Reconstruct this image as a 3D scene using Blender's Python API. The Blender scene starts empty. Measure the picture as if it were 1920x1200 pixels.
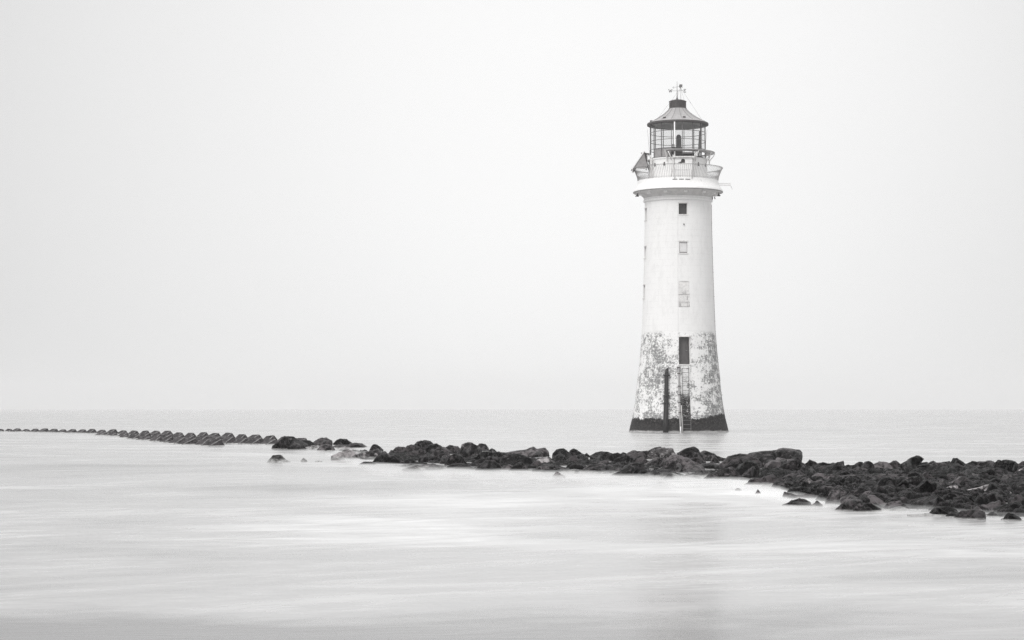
import bpy, bmesh, math, random
import numpy as np
from mathutils import Vector, noise
R = math.radians
S = bpy.context.scene
C = S.collection

# ---------------------------------------------------------------- camera
F, CX, CY, HY, CAMH = 3910.0, 960.0, 600.0, 766.0, 1.9     # focal length, centre and horizon row in photo pixels
PITCH = math.atan((HY - CY) / F)
cd = bpy.data.cameras.new('camera'); cam = bpy.data.objects.new('camera', cd); C.objects.link(cam)
cd.sensor_width = 36.0; cd.lens = F / 1920 * 36; cd.clip_start = 0.5; cd.clip_end = 20000
cam.location = (0, 0, CAMH); cam.rotation_euler = (math.pi / 2 + PITCH, 0, 0)
S.camera = cam
# ---------------------------------------------------------------- view
S.view_settings.view_transform = 'Standard'; S.view_settings.look = 'None'
S.view_settings.exposure = 0.0; S.view_settings.gamma = 1.0
S.cycles.volume_bounces = 2; S.cycles.max_bounces = 10; S.cycles.transparent_max_bounces = 16
S.cycles.use_denoising = True; S.cycles.denoising_prefilter = 'NONE'
# ---------------------------------------------------------------- sky and sun
SUN_EL, SUN_AZ = R(42), R(214)          # high behind the camera, a little to its left, blurred by cloud
w = bpy.data.worlds.new('World'); S.world = w; w.use_nodes = True
nt = w.node_tree; nt.nodes.clear()
def nn(tree, typ, **kw):
    n = tree.nodes.new(typ)
    for k, v in kw.items():
        if k.startswith('i_'):
            key = k[2:]
            key = int(key) if key.isdigit() else key.replace('_', ' ')
            n.inputs[key].default_value = v
        else: setattr(n, k, v)
    return n
def ln(tree, a, b, ia=0, ib=0):
    tree.links.new(a.outputs[ia], b.inputs[ib])
bg = nn(nt, 'ShaderNodeBackground', i_Strength=1.0); out = nn(nt, 'ShaderNodeOutputWorld')
sky = nn(nt, 'ShaderNodeTexSky', sky_type='NISHITA', sun_disc=False, sun_elevation=SUN_EL, sun_rotation=SUN_AZ, dust_density=6.0)
bw = nn(nt, 'ShaderNodeRGBToBW'); ln(nt, sky, bw)
skys = nn(nt, 'ShaderNodeMath', operation='MULTIPLY', i_1=0.01); ln(nt, bw, skys)
tc = nn(nt, 'ShaderNodeTexCoord')
nrm = nn(nt, 'ShaderNodeVectorMath', operation='NORMALIZE'); ln(nt, tc, nrm)
# the cloud is brightest low in the north-north-east and greyer round about
pk = Vector((0.03, 1, 0.15)).normalized()
sc_ = nn(nt, 'ShaderNodeVectorMath', operation='SUBTRACT'); sc_.inputs[1].default_value = pk; ln(nt, nrm, sc_)
sq = nn(nt, 'ShaderNodeVectorMath', operation='MULTIPLY'); sq.inputs[1].default_value = (1.0, 1.0, 0.85); ln(nt, sc_, sq)
le = nn(nt, 'ShaderNodeVectorMath', operation='LENGTH'); ln(nt, sq, le)
mr = nn(nt, 'ShaderNodeMapRange', interpolation_type='SMOOTHSTEP')
for k, v in ((1, 0.02), (2, 0.50), (3, 0.965), (4, 0.52)): mr.inputs[k].default_value = v
nt.links.new(le.outputs['Value'], mr.inputs[0])
# soft cloud mottling
cn = nn(nt, 'ShaderNodeTexNoise', i_Scale=3.0, i_Detail=2.0); ln(nt, nrm, cn, 0, 'Vector')
cm = nn(nt, 'ShaderNodeMapRange'); ln(nt, cn, cm)
for k, v in ((1, 0.3), (2, 0.7), (3, 0.975), (4, 1.02)): cm.inputs[k].default_value = v
mu = nn(nt, 'ShaderNodeMath', operation='MULTIPLY'); ln(nt, mr, mu); ln(nt, cm, mu, 0, 1)
# an overcast sky is brightest overhead
sz = nn(nt, 'ShaderNodeSeparateXYZ'); ln(nt, nrm, sz)
zt_ = nn(nt, 'ShaderNodeMapRange', interpolation_type='SMOOTHSTEP'); nt.links.new(sz.outputs[2], zt_.inputs[0])
for k, v in ((1, 0.22), (2, 1.0), (3, 0.0), (4, 1.0)): zt_.inputs[k].default_value = v
zs_ = nn(nt, 'ShaderNodeMath', operation='ADD'); ln(nt, mu, zs_); ln(nt, zt_, zs_, 0, 1); mu = zs_
fb = nn(nt, 'ShaderNodeMapRange', interpolation_type='SMOOTHSTEP'); nt.links.new(sz.outputs[2], fb.inputs[0])     # greyer fog bank low over the sea
for k, v in ((1, -0.003), (2, 0.024), (3, 0.945), (4, 1.0)): fb.inputs[k].default_value = v
fm = nn(nt, 'ShaderNodeMath', operation='MULTIPLY'); ln(nt, mu, fm); ln(nt, fb, fm, 0, 1); mu = fm
ad = nn(nt, 'ShaderNodeMath', operation='ADD'); ln(nt, mu, ad); ln(nt, skys, ad, 0, 1)
ln(nt, ad, bg); ln(nt, bg, out)
sd = bpy.data.lights.new('sun', 'SUN'); sun = bpy.data.objects.new('sun', sd); C.objects.link(sun)
sd.energy = 1.5; sd.angle = R(20); sd.color = (1, 0.99, 0.98)
sun.rotation_euler = (math.pi / 2 - SUN_EL, 0, math.pi - SUN_AZ)

# ---------------------------------------------------------------- helpers
def ray(x, y):
    u = (CY - y) / F
    return Vector(((x - CX) / F, math.cos(PITCH) - u * math.sin(PITCH), math.sin(PITCH) + u * math.cos(PITCH)))
def at(x, y, Y):
    r = ray(x, y); return Vector((0, 0, CAMH)) + r * (Y / r.y)
def on_water(x, y):
    r = ray(x, y); return Vector((0, 0, CAMH)) + r * (-CAMH / r.z)
def sstep(a, b, x):
    t = min(1, max(0, (x - a) / (b - a))); return t * t * (3 - 2 * t)

class MB:
    def __init__(self): self.v = []; self.f = []; self.m = []; self.sm = []
    def poly(self, pts, mi=0, smooth=False):
        b = len(self.v); self.v += [tuple(p) for p in pts]
        self.f.append(list(range(b, b + len(pts)))); self.m.append(mi); self.sm.append(smooth)
    def add(self, vs, fs, mi=0, smooth=False):
        b = len(self.v); self.v += [tuple(p) for p in vs]
        for f in fs: self.f.append([b + i for i in f]); self.m.append(mi); self.sm.append(smooth)
    def box(self, c, s, rz=0, ax=None, mi=0):
        c = Vector(c); hx, hy, hz = s[0] / 2, s[1] / 2, s[2] / 2
        if ax is None:
            X = Vector((math.cos(rz), math.sin(rz), 0)); Y = Vector((-math.sin(rz), math.cos(rz), 0)); Z = Vector((0, 0, 1))
        else: X, Y, Z = ax
        vs = [c + X * (i * hx) + Y * (j * hy) + Z * (k * hz) for i in (-1, 1) for j in (-1, 1) for k in (-1, 1)]
        self.add(vs, [(0, 1, 3, 2), (4, 6, 7, 5), (0, 4, 5, 1), (2, 3, 7, 6), (0, 2, 6, 4), (1, 5, 7, 3)], mi)
    def tube(self, pts, r, n=8, mi=0, closed=False):
        P = [Vector(p) for p in pts]; m = len(P)
        rr = r if isinstance(r, (list, tuple)) else [r] * m
        vs = []; fs = []
        T0 = None; up = None
        for i in range(m):
            if closed: t = P[(i + 1) % m] - P[i - 1]
            else: t = P[min(i + 1, m - 1)] - P[max(i - 1, 0)]
            t.normalize()
            if up is None:
                up = Vector((0, 0, 1)) if abs(t.z) < 0.9 else Vector((1, 0, 0))
            a = up.cross(t)
            if a.length < 1e-5: a = Vector((0, 1, 0)).cross(t)
            a.normalize(); b = t.cross(a); up = b
            for k in range(n):
                q = 2 * math.pi * k / n
                vs.append(P[i] + (a * math.cos(q) + b * math.sin(q)) * rr[i])
        for i in range(m if closed else m - 1):
            j = (i + 1) % m
            for k in range(n):
                l = (k + 1) % n
                fs.append((i * n + k, i * n + l, j * n + l, j * n + k))
        if not closed:
            fs.append(tuple(range(n))[::-1]); fs.append(tuple((m - 1) * n + k for k in range(n)))
        self.add(vs, fs, mi, True)
    def lathe(self, prof, n=96, a0=0.0, a1=2 * math.pi, mi=0, smooth=True):
        full = abs(a1 - a0 - 2 * math.pi) < 1e-6
        cnt = n if full else n + 1
        vs = []; fs = []
        for r, z in prof:
            for k in range(cnt):
                a = a0 + (a1 - a0) * k / n
                vs.append((r * math.sin(a), -r * math.cos(a), z))
        for i in range(len(prof) - 1):
            for k in range(n):
                l = (k + 1) % cnt
                fs.append((i * cnt + k, i * cnt + l, (i + 1) * cnt + l, (i + 1) * cnt + k))
        self.add(vs, fs, mi, smooth)
    def ring(self, r, z, rad, n=96, a0=0, a1=None, tn=6, mi=0):
        if a1 is None:
            self.tube([(r * math.sin(2 * math.pi * k / n), -r * math.cos(2 * math.pi * k / n), z) for k in range(n)], rad, tn, mi, True)
        else:
            self.tube([(r * math.sin(a0 + (a1 - a0) * k / n), -r * math.cos(a0 + (a1 - a0) * k / n), z) for k in range(n + 1)], rad, tn, mi)
    def build(self, name, mats, parent=None, uv=None, sharp=None):
        me = bpy.data.meshes.new(name); me.from_pydata(self.v, [], self.f)
        mats = mats if isinstance(mats, (list, tuple)) else [mats]
        for m in mats: me.materials.append(m)
        me.polygons.foreach_set('material_index', self.m)
        me.polygons.foreach_set('use_smooth', self.sm)
        if uv:
            l = me.uv_layers.new(name='UVMap')
            for lp in me.loops: l.data[lp.index].uv = uv[lp.vertex_index]
        if sharp:
            me.set_sharp_from_angle(angle=R(sharp))
        me.update()
        o = bpy.data.objects.new(name, me); C.objects.link(o)
        if parent: o.parent = parent
        return o
def tag(o, label=None, cat=None, group=None, kind=None):
    if label: o['label'] = label
    if cat: o['category'] = cat
    if group: o['group'] = group
    if kind: o['kind'] = kind
    return o

# ---------------------------------------------------------------- materials
def mat(name):
    m = bpy.data.materials.new(name); m.use_nodes = True
    t = m.node_tree; b = t.nodes['Principled BSDF']
    return m, t, b
def ramp(t, pts):
    n = nn(t, 'ShaderNodeValToRGB'); e = n.color_ramp.elements
    while len(e) < len(pts): e.new(0.5)
    for k, (p, c) in enumerate(pts):
        e[k].position = p; e[k].color = (c, c, c, 1) if isinstance(c, (int, float)) else (*c, 1)
    return n
def mixc(t, fac, a, b, typ='MIX'):
    n = nn(t, 'ShaderNodeMix', data_type='RGBA', blend_type=typ)
    for s, v in ((0, fac), (6, a), (7, b)):
        if hasattr(v, 'outputs') : t.links.new(v.outputs[0] if v.bl_idname != 'ShaderNodeMix' else v.outputs[2], n.inputs[s])
        elif isinstance(v, bpy.types.NodeSocket): t.links.new(v, n.inputs[s])
        elif isinstance(v, (tuple, list)): n.inputs[s].default_value = (*v, 1)
        else: n.inputs[s].default_value = v
    return n
def math_(t, op, a, b=None, clamp=False):
    n = nn(t, 'ShaderNodeMath', operation=op); n.use_clamp = clamp
    for s, v in ((0, a), (1, b)):
        if v is None: continue
        if isinstance(v, bpy.types.NodeSocket): t.links.new(v, n.inputs[s])
        elif hasattr(v, 'outputs'): t.links.new(v.outputs[0], n.inputs[s])
        else: n.inputs[s].default_value = v
    return n
def mrange(t, v, a, b, c, d, smooth=True):
    n = nn(t, 'ShaderNodeMapRange', interpolation_type='SMOOTHSTEP' if smooth else 'LINEAR')
    if isinstance(v, bpy.types.NodeSocket): t.links.new(v, n.inputs[0])
    else: t.links.new(v.outputs[0], n.inputs[0])
    for k, q in ((1, a), (2, b), (3, c), (4, d)): n.inputs[k].default_value = q
    return n
def noisen(t, vec, scale, detail=6, rough=0.6, dist=0.0):
    n = nn(t, 'ShaderNodeTexNoise', i_Scale=scale, i_Detail=detail, i_Roughness=rough, i_Distortion=dist)
    if vec is not None: t.links.new(vec, n.inputs['Vector'])
    return n
def mapping(t, vec, scale=(1, 1, 1), loc=(0, 0, 0)):
    n = nn(t, 'ShaderNodeMapping'); n.inputs['Scale'].default_value = scale; n.inputs['Location'].default_value = loc
    t.links.new(vec, n.inputs[0]); return n.outputs[0]
def bump(t, b, h, strength, dist):
    n = nn(t, 'ShaderNodeBump', i_Strength=strength, i_Distance=dist)
    t.links.new(h.outputs[0] if hasattr(h, 'outputs') else h, n.inputs['Height'])
    t.links.new(n.outputs[0], b.inputs['Normal']); return n

def simple(name, col, rough=0.6, metal=0.0, var=0.25, scale=8.0, dirt=None, bstr=0.1):
    m, t, b = mat(name)
    g = nn(t, 'ShaderNodeTexCoord').outputs['Object']
    n1 = noisen(t, g, scale, 8, 0.65)
    f = mrange(t, n1, 0.3, 0.7, 1 - var, 1 + var)
    c = mixc(t, 1.0, tuple(col), f, 'MULTIPLY')
    last = c.outputs[2]
    if dirt:
        n2 = noisen(t, g, scale * 2.3, 10, 0.75)
        k = mrange(t, n2, dirt[1], dirt[1] + 0.08, 0, 1)
        last = mixc(t, k, last, dirt[0]).outputs[2]
    t.links.new(last, b.inputs['Base Color'])
    b.inputs['Roughness'].default_value = rough; b.inputs['Metallic'].default_value = metal
    if bstr: bump(t, b, n1, bstr, 0.02)
    return m
WHITE = (0.86, 0.855, 0.85)
M = {}
M['paint'] = simple('white_paint', WHITE, 0.65, var=0.06, scale=5, dirt=((0.3, 0.29, 0.29), 0.68))
M['paint_rust'] = simple('chipped_white_paint', (0.72, 0.71, 0.7), 0.6, var=0.15, scale=6, dirt=((0.12, 0.11, 0.11), 0.60))
M['iron'] = simple('dark_iron', (0.055, 0.05, 0.05), 0.6, var=0.4, scale=9)
M['frame'] = simple('lantern_frame_iron', (0.15, 0.145, 0.145), 0.5, var=0.3, scale=9)
M['lead'] = simple('roof_lead', (0.36, 0.35, 0.35), 0.55, var=0.14, scale=4, dirt=((0.16, 0.155, 0.155), 0.66))
M['black'] = simple('black_weed_iron', (0.008, 0.007, 0.0075), 0.6, var=0.5, scale=14, bstr=0.5)
M['door'] = simple('grey_door', (0.075, 0.07, 0.07), 0.5, var=0.12, scale=3)
M['board'] = simple('window_board', (0.72, 0.71, 0.71), 0.7, var=0.06, scale=6)
M['grey'] = simple('grey_panel', (0.30, 0.29, 0.29), 0.6, var=0.15, scale=4, dirt=((0.1, 0.1, 0.1), 0.64))
M['galv'] = simple('grey_steel', (0.42, 0.41, 0.41), 0.45, metal=0.3, var=0.2, scale=12, dirt=((0.09, 0.08, 0.08), 0.6))
M['rail'] = simple('weathered_rail_paint', (0.36, 0.35, 0.35), 0.6, var=0.35, scale=7, dirt=((0.10, 0.09, 0.09), 0.60))
M['wire'] = simple('wire_steel', (0.30, 0.29, 0.29), 0.5, var=0.0, bstr=0)
m, t, b = mat('lantern_glass'); M['glass'] = m
t.nodes.remove(b)
tr = nn(t, 'ShaderNodeBsdfTransparent'); tr.inputs[0].default_value = (0.93, 0.93, 0.93, 1)
gl = nn(t, 'ShaderNodeBsdfGlossy', i_Roughness=0.05); fr = nn(t, 'ShaderNodeValue'); fr.outputs[0].default_value = 0.10
mx = nn(t, 'ShaderNodeMixShader'); ln(t, fr, mx); ln(t, tr, mx, 0, 1); ln(t, gl, mx, 0, 2); ln(t, mx, t.nodes['Material Output'])
m, t, b = mat('window_glass'); M['dark_glass'] = m
b.inputs['Base Color'].default_value = (0.06, 0.058, 0.058, 1); b.inputs['Roughness'].default_value = 0.2

# tower masonry: white paint over granite, peeled below, weed-black at the foot
m, t, b = mat('tower_masonry'); M['tower'] = m
uvn = nn(t, 'ShaderNodeUVMap', uv_map='UVMap').outputs[0]
obj = nn(t, 'ShaderNodeTexCoord').outputs['Object']
sep = nn(t, 'ShaderNodeSeparateXYZ'); t.links.new(uvn, sep.inputs[0]); U, V = sep.outputs[0], sep.outputs[1]
br = nn(t, 'ShaderNodeTexBrick', i_Scale=1.0, i_Mortar_Size=0.012, i_Mortar_Smooth=0.4)
br.inputs['Brick Width'].default_value = 0.95; br.inputs['Row Height'].default_value = 0.48
br.inputs['Color1'].default_value = (0.35,) * 3 + (1,); br.inputs['Color2'].default_value = (0.65,) * 3 + (1,); br.inputs['Mortar'].default_value = (0.5,) * 3 + (1,)
wob = noisen(t, obj, 1.4, 3, 0.6); wobv = nn(t, 'ShaderNodeVectorMath', operation='SCALE', i_Scale=0.05); t.links.new(wob.outputs['Color'], wobv.inputs[0])
uvw = nn(t, 'ShaderNodeVectorMath', operation='ADD'); t.links.new(uvn, uvw.inputs[0]); t.links.new(wobv.outputs[0], uvw.inputs[1])
t.links.new(uvw.outputs[0], br.inputs['Vector'])
br2 = nn(t, 'ShaderNodeTexBrick', i_Scale=1.0, i_Mortar_Size=0.022, i_Mortar_Smooth=0.6)
br2.inputs['Brick Width'].default_value = 0.95; br2.inputs['Row Height'].default_value = 0.48; t.links.new(uvw.outputs[0], br2.inputs['Vector'])
fine = noisen(t, obj, 6.5, 12, 0.82, 0.5)
mid = noisen(t, mapping(t, obj, (1, 1, 1.3), (3, 7, 1)), 1.15, 5, 0.6)
top = mrange(t, V, 7.75, 8.25, 1, 0)                              # peeling starts at a crisp course
leftd = mrange(t, math_(t, 'ABSOLUTE', math_(t, 'ADD', U, 1.75).outputs[0]).outputs[0], 0.2, 1.5, 0.06, 0)
lh = math_(t, 'MULTIPLY', leftd, mrange(t, math_(t, 'ABSOLUTE', math_(t, 'SUBTRACT', V, 5.1).outputs[0]).outputs[0], 0.6, 2.6, 1, 0.15))
rd = mrange(t, U, 1.3, 3.4, 0, 0.045)
lowd = mrange(t, V, 1.0, 2.4, 0.05, 0)
clean = mrange(t, math_(t, 'ABSOLUTE', math_(t, 'SUBTRACT', U, 1.1).outputs[0]).outputs[0], 0.3, 1.2, -0.022, 0)
bias = math_(t, 'ADD', math_(t, 'ADD', lh, rd), math_(t, 'ADD', lowd, clean))
bk = math_(t, 'MULTIPLY', math_(t, 'SUBTRACT', br.outputs['Color'], 0.5), 0.15)
val = math_(t, 'ADD', math_(t, 'ADD', math_(t, 'MULTIPLY', fine, 0.85), math_(t, 'MULTIPLY', mid, 0.38)), math_(t, 'ADD', bias, bk))
run = noisen(t, mapping(t, obj, (5.0, 5.0, 0.45)), 1.0, 5, 0.6)      # water runs
val = math_(t, 'ADD', val, math_(t, 'MULTIPLY', math_(t, 'SUBTRACT', run, 0.5), 0.16))
peel = mrange(t, val, 0.636, 0.662, 0, 1)
peel = math_(t, 'MULTIPLY', math_(t, 'MULTIPLY', peel, top), mrange(t, br2.outputs['Fac'], 0.0, 0.8, 1, 0.6))
stone = ramp(t, [(0.3, 0.08), (0.7, 0.42)]); t.links.new(noisen(t, obj, 22, 8, 0.7).outputs[0], stone.inputs[0])
pn = noisen(t, mapping(t, obj, (1, 1, 0.35)), 2.2, 9, 0.7)
paint = ramp(t, [(0.30, (0.78, 0.775, 0.77)), (0.52, WHITE)]); t.links.new(pn.outputs[0], paint.inputs[0])
# hairline joints and tiny chips show through the upper paint
chip = mrange(t, noisen(t, obj, 13, 6, 0.7), 0.73, 0.76, 0, 0.5)
jn = math_(t, 'MULTIPLY', br.outputs['Fac'], mrange(t, noisen(t, obj, 3.1, 4, 0.7), 0.42, 0.6, 0.03, 0.20))
c0 = mixc(t, math_(t, 'MAXIMUM', chip, jn), paint, (0.34, 0.33, 0.33))
c1 = mixc(t, peel, c0, stone)
# weed band
wn = noisen(t, mapping(t, obj, (1, 1, 0.5)), 2.6, 9, 0.7)
edge = math_(t, 'ADD', V, math_(t, 'MULTIPLY', math_(t, 'SUBTRACT', wn, 0.5), -0.8))
edge2 = math_(t, 'SUBTRACT', edge, mrange(t, U, 0.9, 4.2, 0.0, 0.42))
band = mrange(t, edge2, 1.04, 1.16, 1, 0)
weed = ramp(t, [(0.42, (0.003, 0.0025, 0.003)), (0.53, (0.018, 0.016, 0.016)), (0.64, (0.11, 0.10, 0.10))]); t.links.new(noisen(t, obj, 7, 10, 0.75).outputs[0], weed.inputs[0])
wetl = mrange(t, V, 0.55, 0.75, 0.0, 1.0)
weed2 = mixc(t, wetl, mixc(t, mrange(t, noisen(t, mapping(t, obj, (1, 1, 2)), 5, 8, 0.7), 0.4, 0.62, 0, 1), (0.010, 0.009, 0.009), (0.045, 0.042, 0.042)), weed)
c2 = mixc(t, band, c1, weed2)
# dark weed climbing the strip behind the ladder
lu = mrange(t, math_(t, 'ABSOLUTE', math_(t, 'SUBTRACT', U, 0.48).outputs[0]).outputs[0], 0.32, 0.38, 1, 0)
lv = mrange(t, math_(t, 'ADD', V, math_(t, 'MULTIPLY', math_(t, 'SUBTRACT', fine, 0.5), 2.2)), 2.6, 3.3, 1, 0)
lf = math_(t, 'MULTIPLY', math_(t, 'MULTIPLY', lu, lv), mrange(t, noisen(t, obj, 8, 6, 0.7), 0.36, 0.5, 0.35, 1))
c3 = mixc(t, lf, c2, (0.022, 0.02, 0.02))
wsh = math_(t, 'ADD', V, math_(t, 'MULTIPLY', math_(t, 'SUBTRACT', noisen(t, mapping(t, obj, (1, 1, 3)), 1.6, 5, 0.6), 0.5), 0.35))
c3 = mixc(t, mrange(t, wsh, 0.0, 0.20, 0.8, 0), c3, (0.6, 0.595, 0.59))      # salt and froth at the waterline
t.links.new(c3.outputs[2], b.inputs['Base Color']); b.inputs['Roughness'].default_value = 0.62; b.inputs['Specular IOR Level'].default_value = 0.12
hh = math_(t, 'ADD', math_(t, 'MULTIPLY', br.outputs['Fac'], -0.5), math_(t, 'ADD', math_(t, 'MULTIPLY', peel, -0.7), math_(t, 'MULTIPLY', fine, 0.6)))
bump(t, b, hh, 0.5, 0.02)

def rock_mat(name, dark, light, veil, pale=0.0):
    m, t, b = mat(name)
    gp = nn(t, 'ShaderNodeNewGeometry').outputs['Position']
    s = nn(t, 'ShaderNodeSeparateXYZ'); t.links.new(gp, s.inputs[0])
    nrm_ = nn(t, 'ShaderNodeSeparateXYZ'); t.links.new(nn(t, 'ShaderNodeNewGeometry').outputs['Normal'], nrm_.inputs[0])
    oi = nn(t, 'ShaderNodeObjectInfo').outputs['Random']
    n1 = noisen(t, gp, 5.5, 12, 0.72); n2 = noisen(t, gp, 1.3, 4, 0.6)
    r = ramp(t, [(0.44, dark), (0.53, light), (0.61, tuple(min(1, v * 6) for v in light))])
    k = math_(t, 'ADD', math_(t, 'MULTIPLY', n1, 0.8), math_(t, 'MULTIPLY', math_(t, 'SUBTRACT', n2, 0.28), 0.45))
    k = math_(t, 'ADD', k, math_(t, 'MULTIPLY', math_(t, 'SUBTRACT', oi, 0.5), 0.22))
    t.links.new(k.outputs[0], r.inputs[0])
    # pale salt and barnacle veins
    vv = noisen(t, mapping(t, gp, (1, 1, 1.5)), 3.0, 7, 0.65, 1.2)
    rg = math_(t, 'ABSOLUTE', math_(t, 'SUBTRACT', vv, 0.5))
    vf = mrange(t, rg, 0.0, 0.012, 0.8, 0)
    vf = math_(t, 'MULTIPLY', vf, mrange(t, noisen(t, gp, 1.7, 3, 0.5), 0.45, 0.62, 0, 1))
    c = mixc(t, vf, r, (0.22, 0.21, 0.21))
    # paler rubbed edges, with the edge highlights put into the colour
    pt = nn(t, 'ShaderNodeNewGeometry').outputs['Pointiness']
    pf = mrange(t, pt, 0.518, 0.545, 0, 0.9)
    pf = math_(t, 'MULTIPLY', pf, mrange(t, noisen(t, gp, 4.2, 5, 0.7), 0.42, 0.6, 0.15, 1))
    c = mixc(t, pf, c, tuple(min(max(0.12, 1.4 * v), v * 8) for v in light))
    last = c.outputs[2]
    # foam and salt water draining off the foot of each rock
    fn = noisen(t, mapping(t, gp, (1.0, 1.0, 3.0)), 3.5, 6, 0.6)
    hz = math_(t, 'ADD', s.outputs[2], math_(t, 'MULTIPLY', math_(t, 'SUBTRACT', fn, 0.5), veil * 1.3))
    ff = mrange(t, hz, 0.0, veil, 0.92, 0.0)
    last = mixc(t, ff, last, (0.74, 0.735, 0.73)).outputs[2]
    t.links.new(last, b.inputs['Base Color'])
    b.inputs['Roughness'].default_value = 0.42; b.inputs['Specular IOR Level'].default_value = 0.05
    hb = math_(t, 'ADD', n1, math_(t, 'MULTIPLY', noisen(t, gp, 19, 6, 0.7), 0.4))
    bump(t, b, hb, 1.0, 0.20)
    return m
M['rock'] = rock_mat('wet_dark_rock', (0.0012, 0.001, 0.0011), (0.016, 0.0143, 0.0148), 0.035)
M['rock_pale'] = rock_mat('pale_rock', (0.04, 0.036, 0.037), (0.11, 0.104, 0.105), 0.045)
M['rock_mid'] = rock_mat('grey_rock', (0.003, 0.0027, 0.003), (0.034, 0.031, 0.032), 0.035)
M['rock_veil'] = rock_mat('foam_washed_rock', (0.02, 0.018, 0.019), (0.08, 0.075, 0.076), 0.16)
M['rubble'] = rock_mat('wet_rubble', (0.001, 0.0008, 0.0009), (0.010, 0.009, 0.0095), 0.012)
M['block'] = rock_mat('dark_wet_concrete', (0.002, 0.0018, 0.002), (0.012, 0.011, 0.0115), 0.06)
M['block_edge'] = simple('highlit_worn_concrete_edge', (0.16, 0.155, 0.155), 0.7, var=0.4, scale=6, bstr=0)  # worn bevels, their wet highlights painted in as a pale colour

# ---------------------------------------------------------------- water
m, t, b = mat('milky_sea_water')
gp = nn(t, 'ShaderNodeNewGeometry').outputs['Position']
sp = nn(t, 'ShaderNodeSeparateXYZ'); t.links.new(gp, sp.inputs[0])
def blob(cx, cy, rx, ry, inner=0.15):
    mp = mapping(t, gp, (1 / rx, 1 / ry, 0), (-cx / rx, -cy / ry, 0))
    wp = noisen(t, mapping(t, gp, (0.10, 0.14, 0.0), (cx, 0, 0)), 1.0, 5, 0.6)
    l = nn(t, 'ShaderNodeVectorMath', operation='LENGTH'); t.links.new(mp, l.inputs[0])
    l2 = math_(t, 'ADD', l.outputs['Value'], math_(t, 'MULTIPLY', math_(t, 'SUBTRACT', wp, 0.5), 1.5))
    return mrange(t, l2, inner, 1.05, 1, 0)
def pblob(x, y, rx, ry):
    p = on_water(x, y); return blob(p.x, p.y, rx, ry)
rotm = nn(t, 'ShaderNodeMapping', vector_type='POINT'); rotm.inputs['Rotation'].default_value = (0, 0, R(-33)); t.links.new(gp, rotm.inputs[0])
st1 = noisen(t, mapping(t, rotm.outputs[0], (0.24, 0.66, 0)), 1.0, 7, 0.6, 1.6)
st2 = noisen(t, mapping(t, gp, (0.08, 0.09, 0), (5, 3, 0)), 1.0, 5, 0.55, 1.8)
st3 = noisen(t, mapping(t, gp, (1.1, 2.4, 0), (5, 3, 0)), 1.0, 4, 0.6, 0.6)
k = math_(t, 'ADD', math_(t, 'MULTIPLY', math_(t, 'SUBTRACT', st1, 0.5), 0.75), math_(t, 'MULTIPLY', math_(t, 'SUBTRACT', st2, 0.5), 1.05))
k = math_(t, 'ADD', k, math_(t, 'MULTIPLY', math_(t, 'SUBTRACT', st3, 0.5), 0.35))
k = math_(t, 'ADD', k, 0.45)
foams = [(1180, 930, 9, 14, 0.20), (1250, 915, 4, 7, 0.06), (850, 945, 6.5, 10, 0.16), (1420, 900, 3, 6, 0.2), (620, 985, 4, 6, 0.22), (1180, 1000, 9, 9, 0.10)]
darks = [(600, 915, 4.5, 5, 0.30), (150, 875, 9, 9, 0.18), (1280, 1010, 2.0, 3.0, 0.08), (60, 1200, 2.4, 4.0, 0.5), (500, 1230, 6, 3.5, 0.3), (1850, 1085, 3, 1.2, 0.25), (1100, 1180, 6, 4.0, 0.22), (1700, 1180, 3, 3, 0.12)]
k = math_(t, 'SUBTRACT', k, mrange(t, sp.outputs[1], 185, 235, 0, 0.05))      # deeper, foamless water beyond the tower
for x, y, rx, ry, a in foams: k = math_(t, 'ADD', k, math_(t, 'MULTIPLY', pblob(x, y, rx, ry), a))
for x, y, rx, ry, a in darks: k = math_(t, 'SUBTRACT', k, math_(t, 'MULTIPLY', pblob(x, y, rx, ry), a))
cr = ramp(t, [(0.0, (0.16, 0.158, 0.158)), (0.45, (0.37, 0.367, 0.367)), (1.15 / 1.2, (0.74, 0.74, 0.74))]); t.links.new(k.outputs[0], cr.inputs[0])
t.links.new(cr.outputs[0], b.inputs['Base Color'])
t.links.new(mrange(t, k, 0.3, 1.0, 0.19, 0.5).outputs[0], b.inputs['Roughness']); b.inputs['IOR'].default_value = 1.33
hb = math_(t, 'ADD', noisen(t, mapping(t, gp, (0.5, 1.6, 0)), 1.0, 6, 0.6, 0.5), math_(t, 'MULTIPLY', st1, 0.8))
bump(t, b, hb, 0.12, 0.10)
M['water'] = m
mb = MB(); L = 4000
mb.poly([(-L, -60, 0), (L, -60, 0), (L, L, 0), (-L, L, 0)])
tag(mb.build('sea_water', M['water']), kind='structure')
mb = MB(); mb.box((0, L / 2 - 30, 24.5), (2 * L + 200, L + 260, 53))
m = bpy.data.materials.new('haze_air'); m.use_nodes = True; t = m.node_tree; t.nodes.remove(t.nodes['Principled BSDF'])
pv = nn(t, 'ShaderNodeVolumePrincipled'); pv.inputs['Color'].default_value = (0.97, 0.97, 0.97, 1)
pv.inputs['Density'].default_value = 0.0003; pv.inputs['Anisotropy'].default_value = 0.1
t.links.new(pv.outputs[0], t.nodes['Material Output'].inputs['Volume'])
hz = mb.build('haze', m); hz.location.z = -0.0; tag(hz, kind='stuff')

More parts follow.
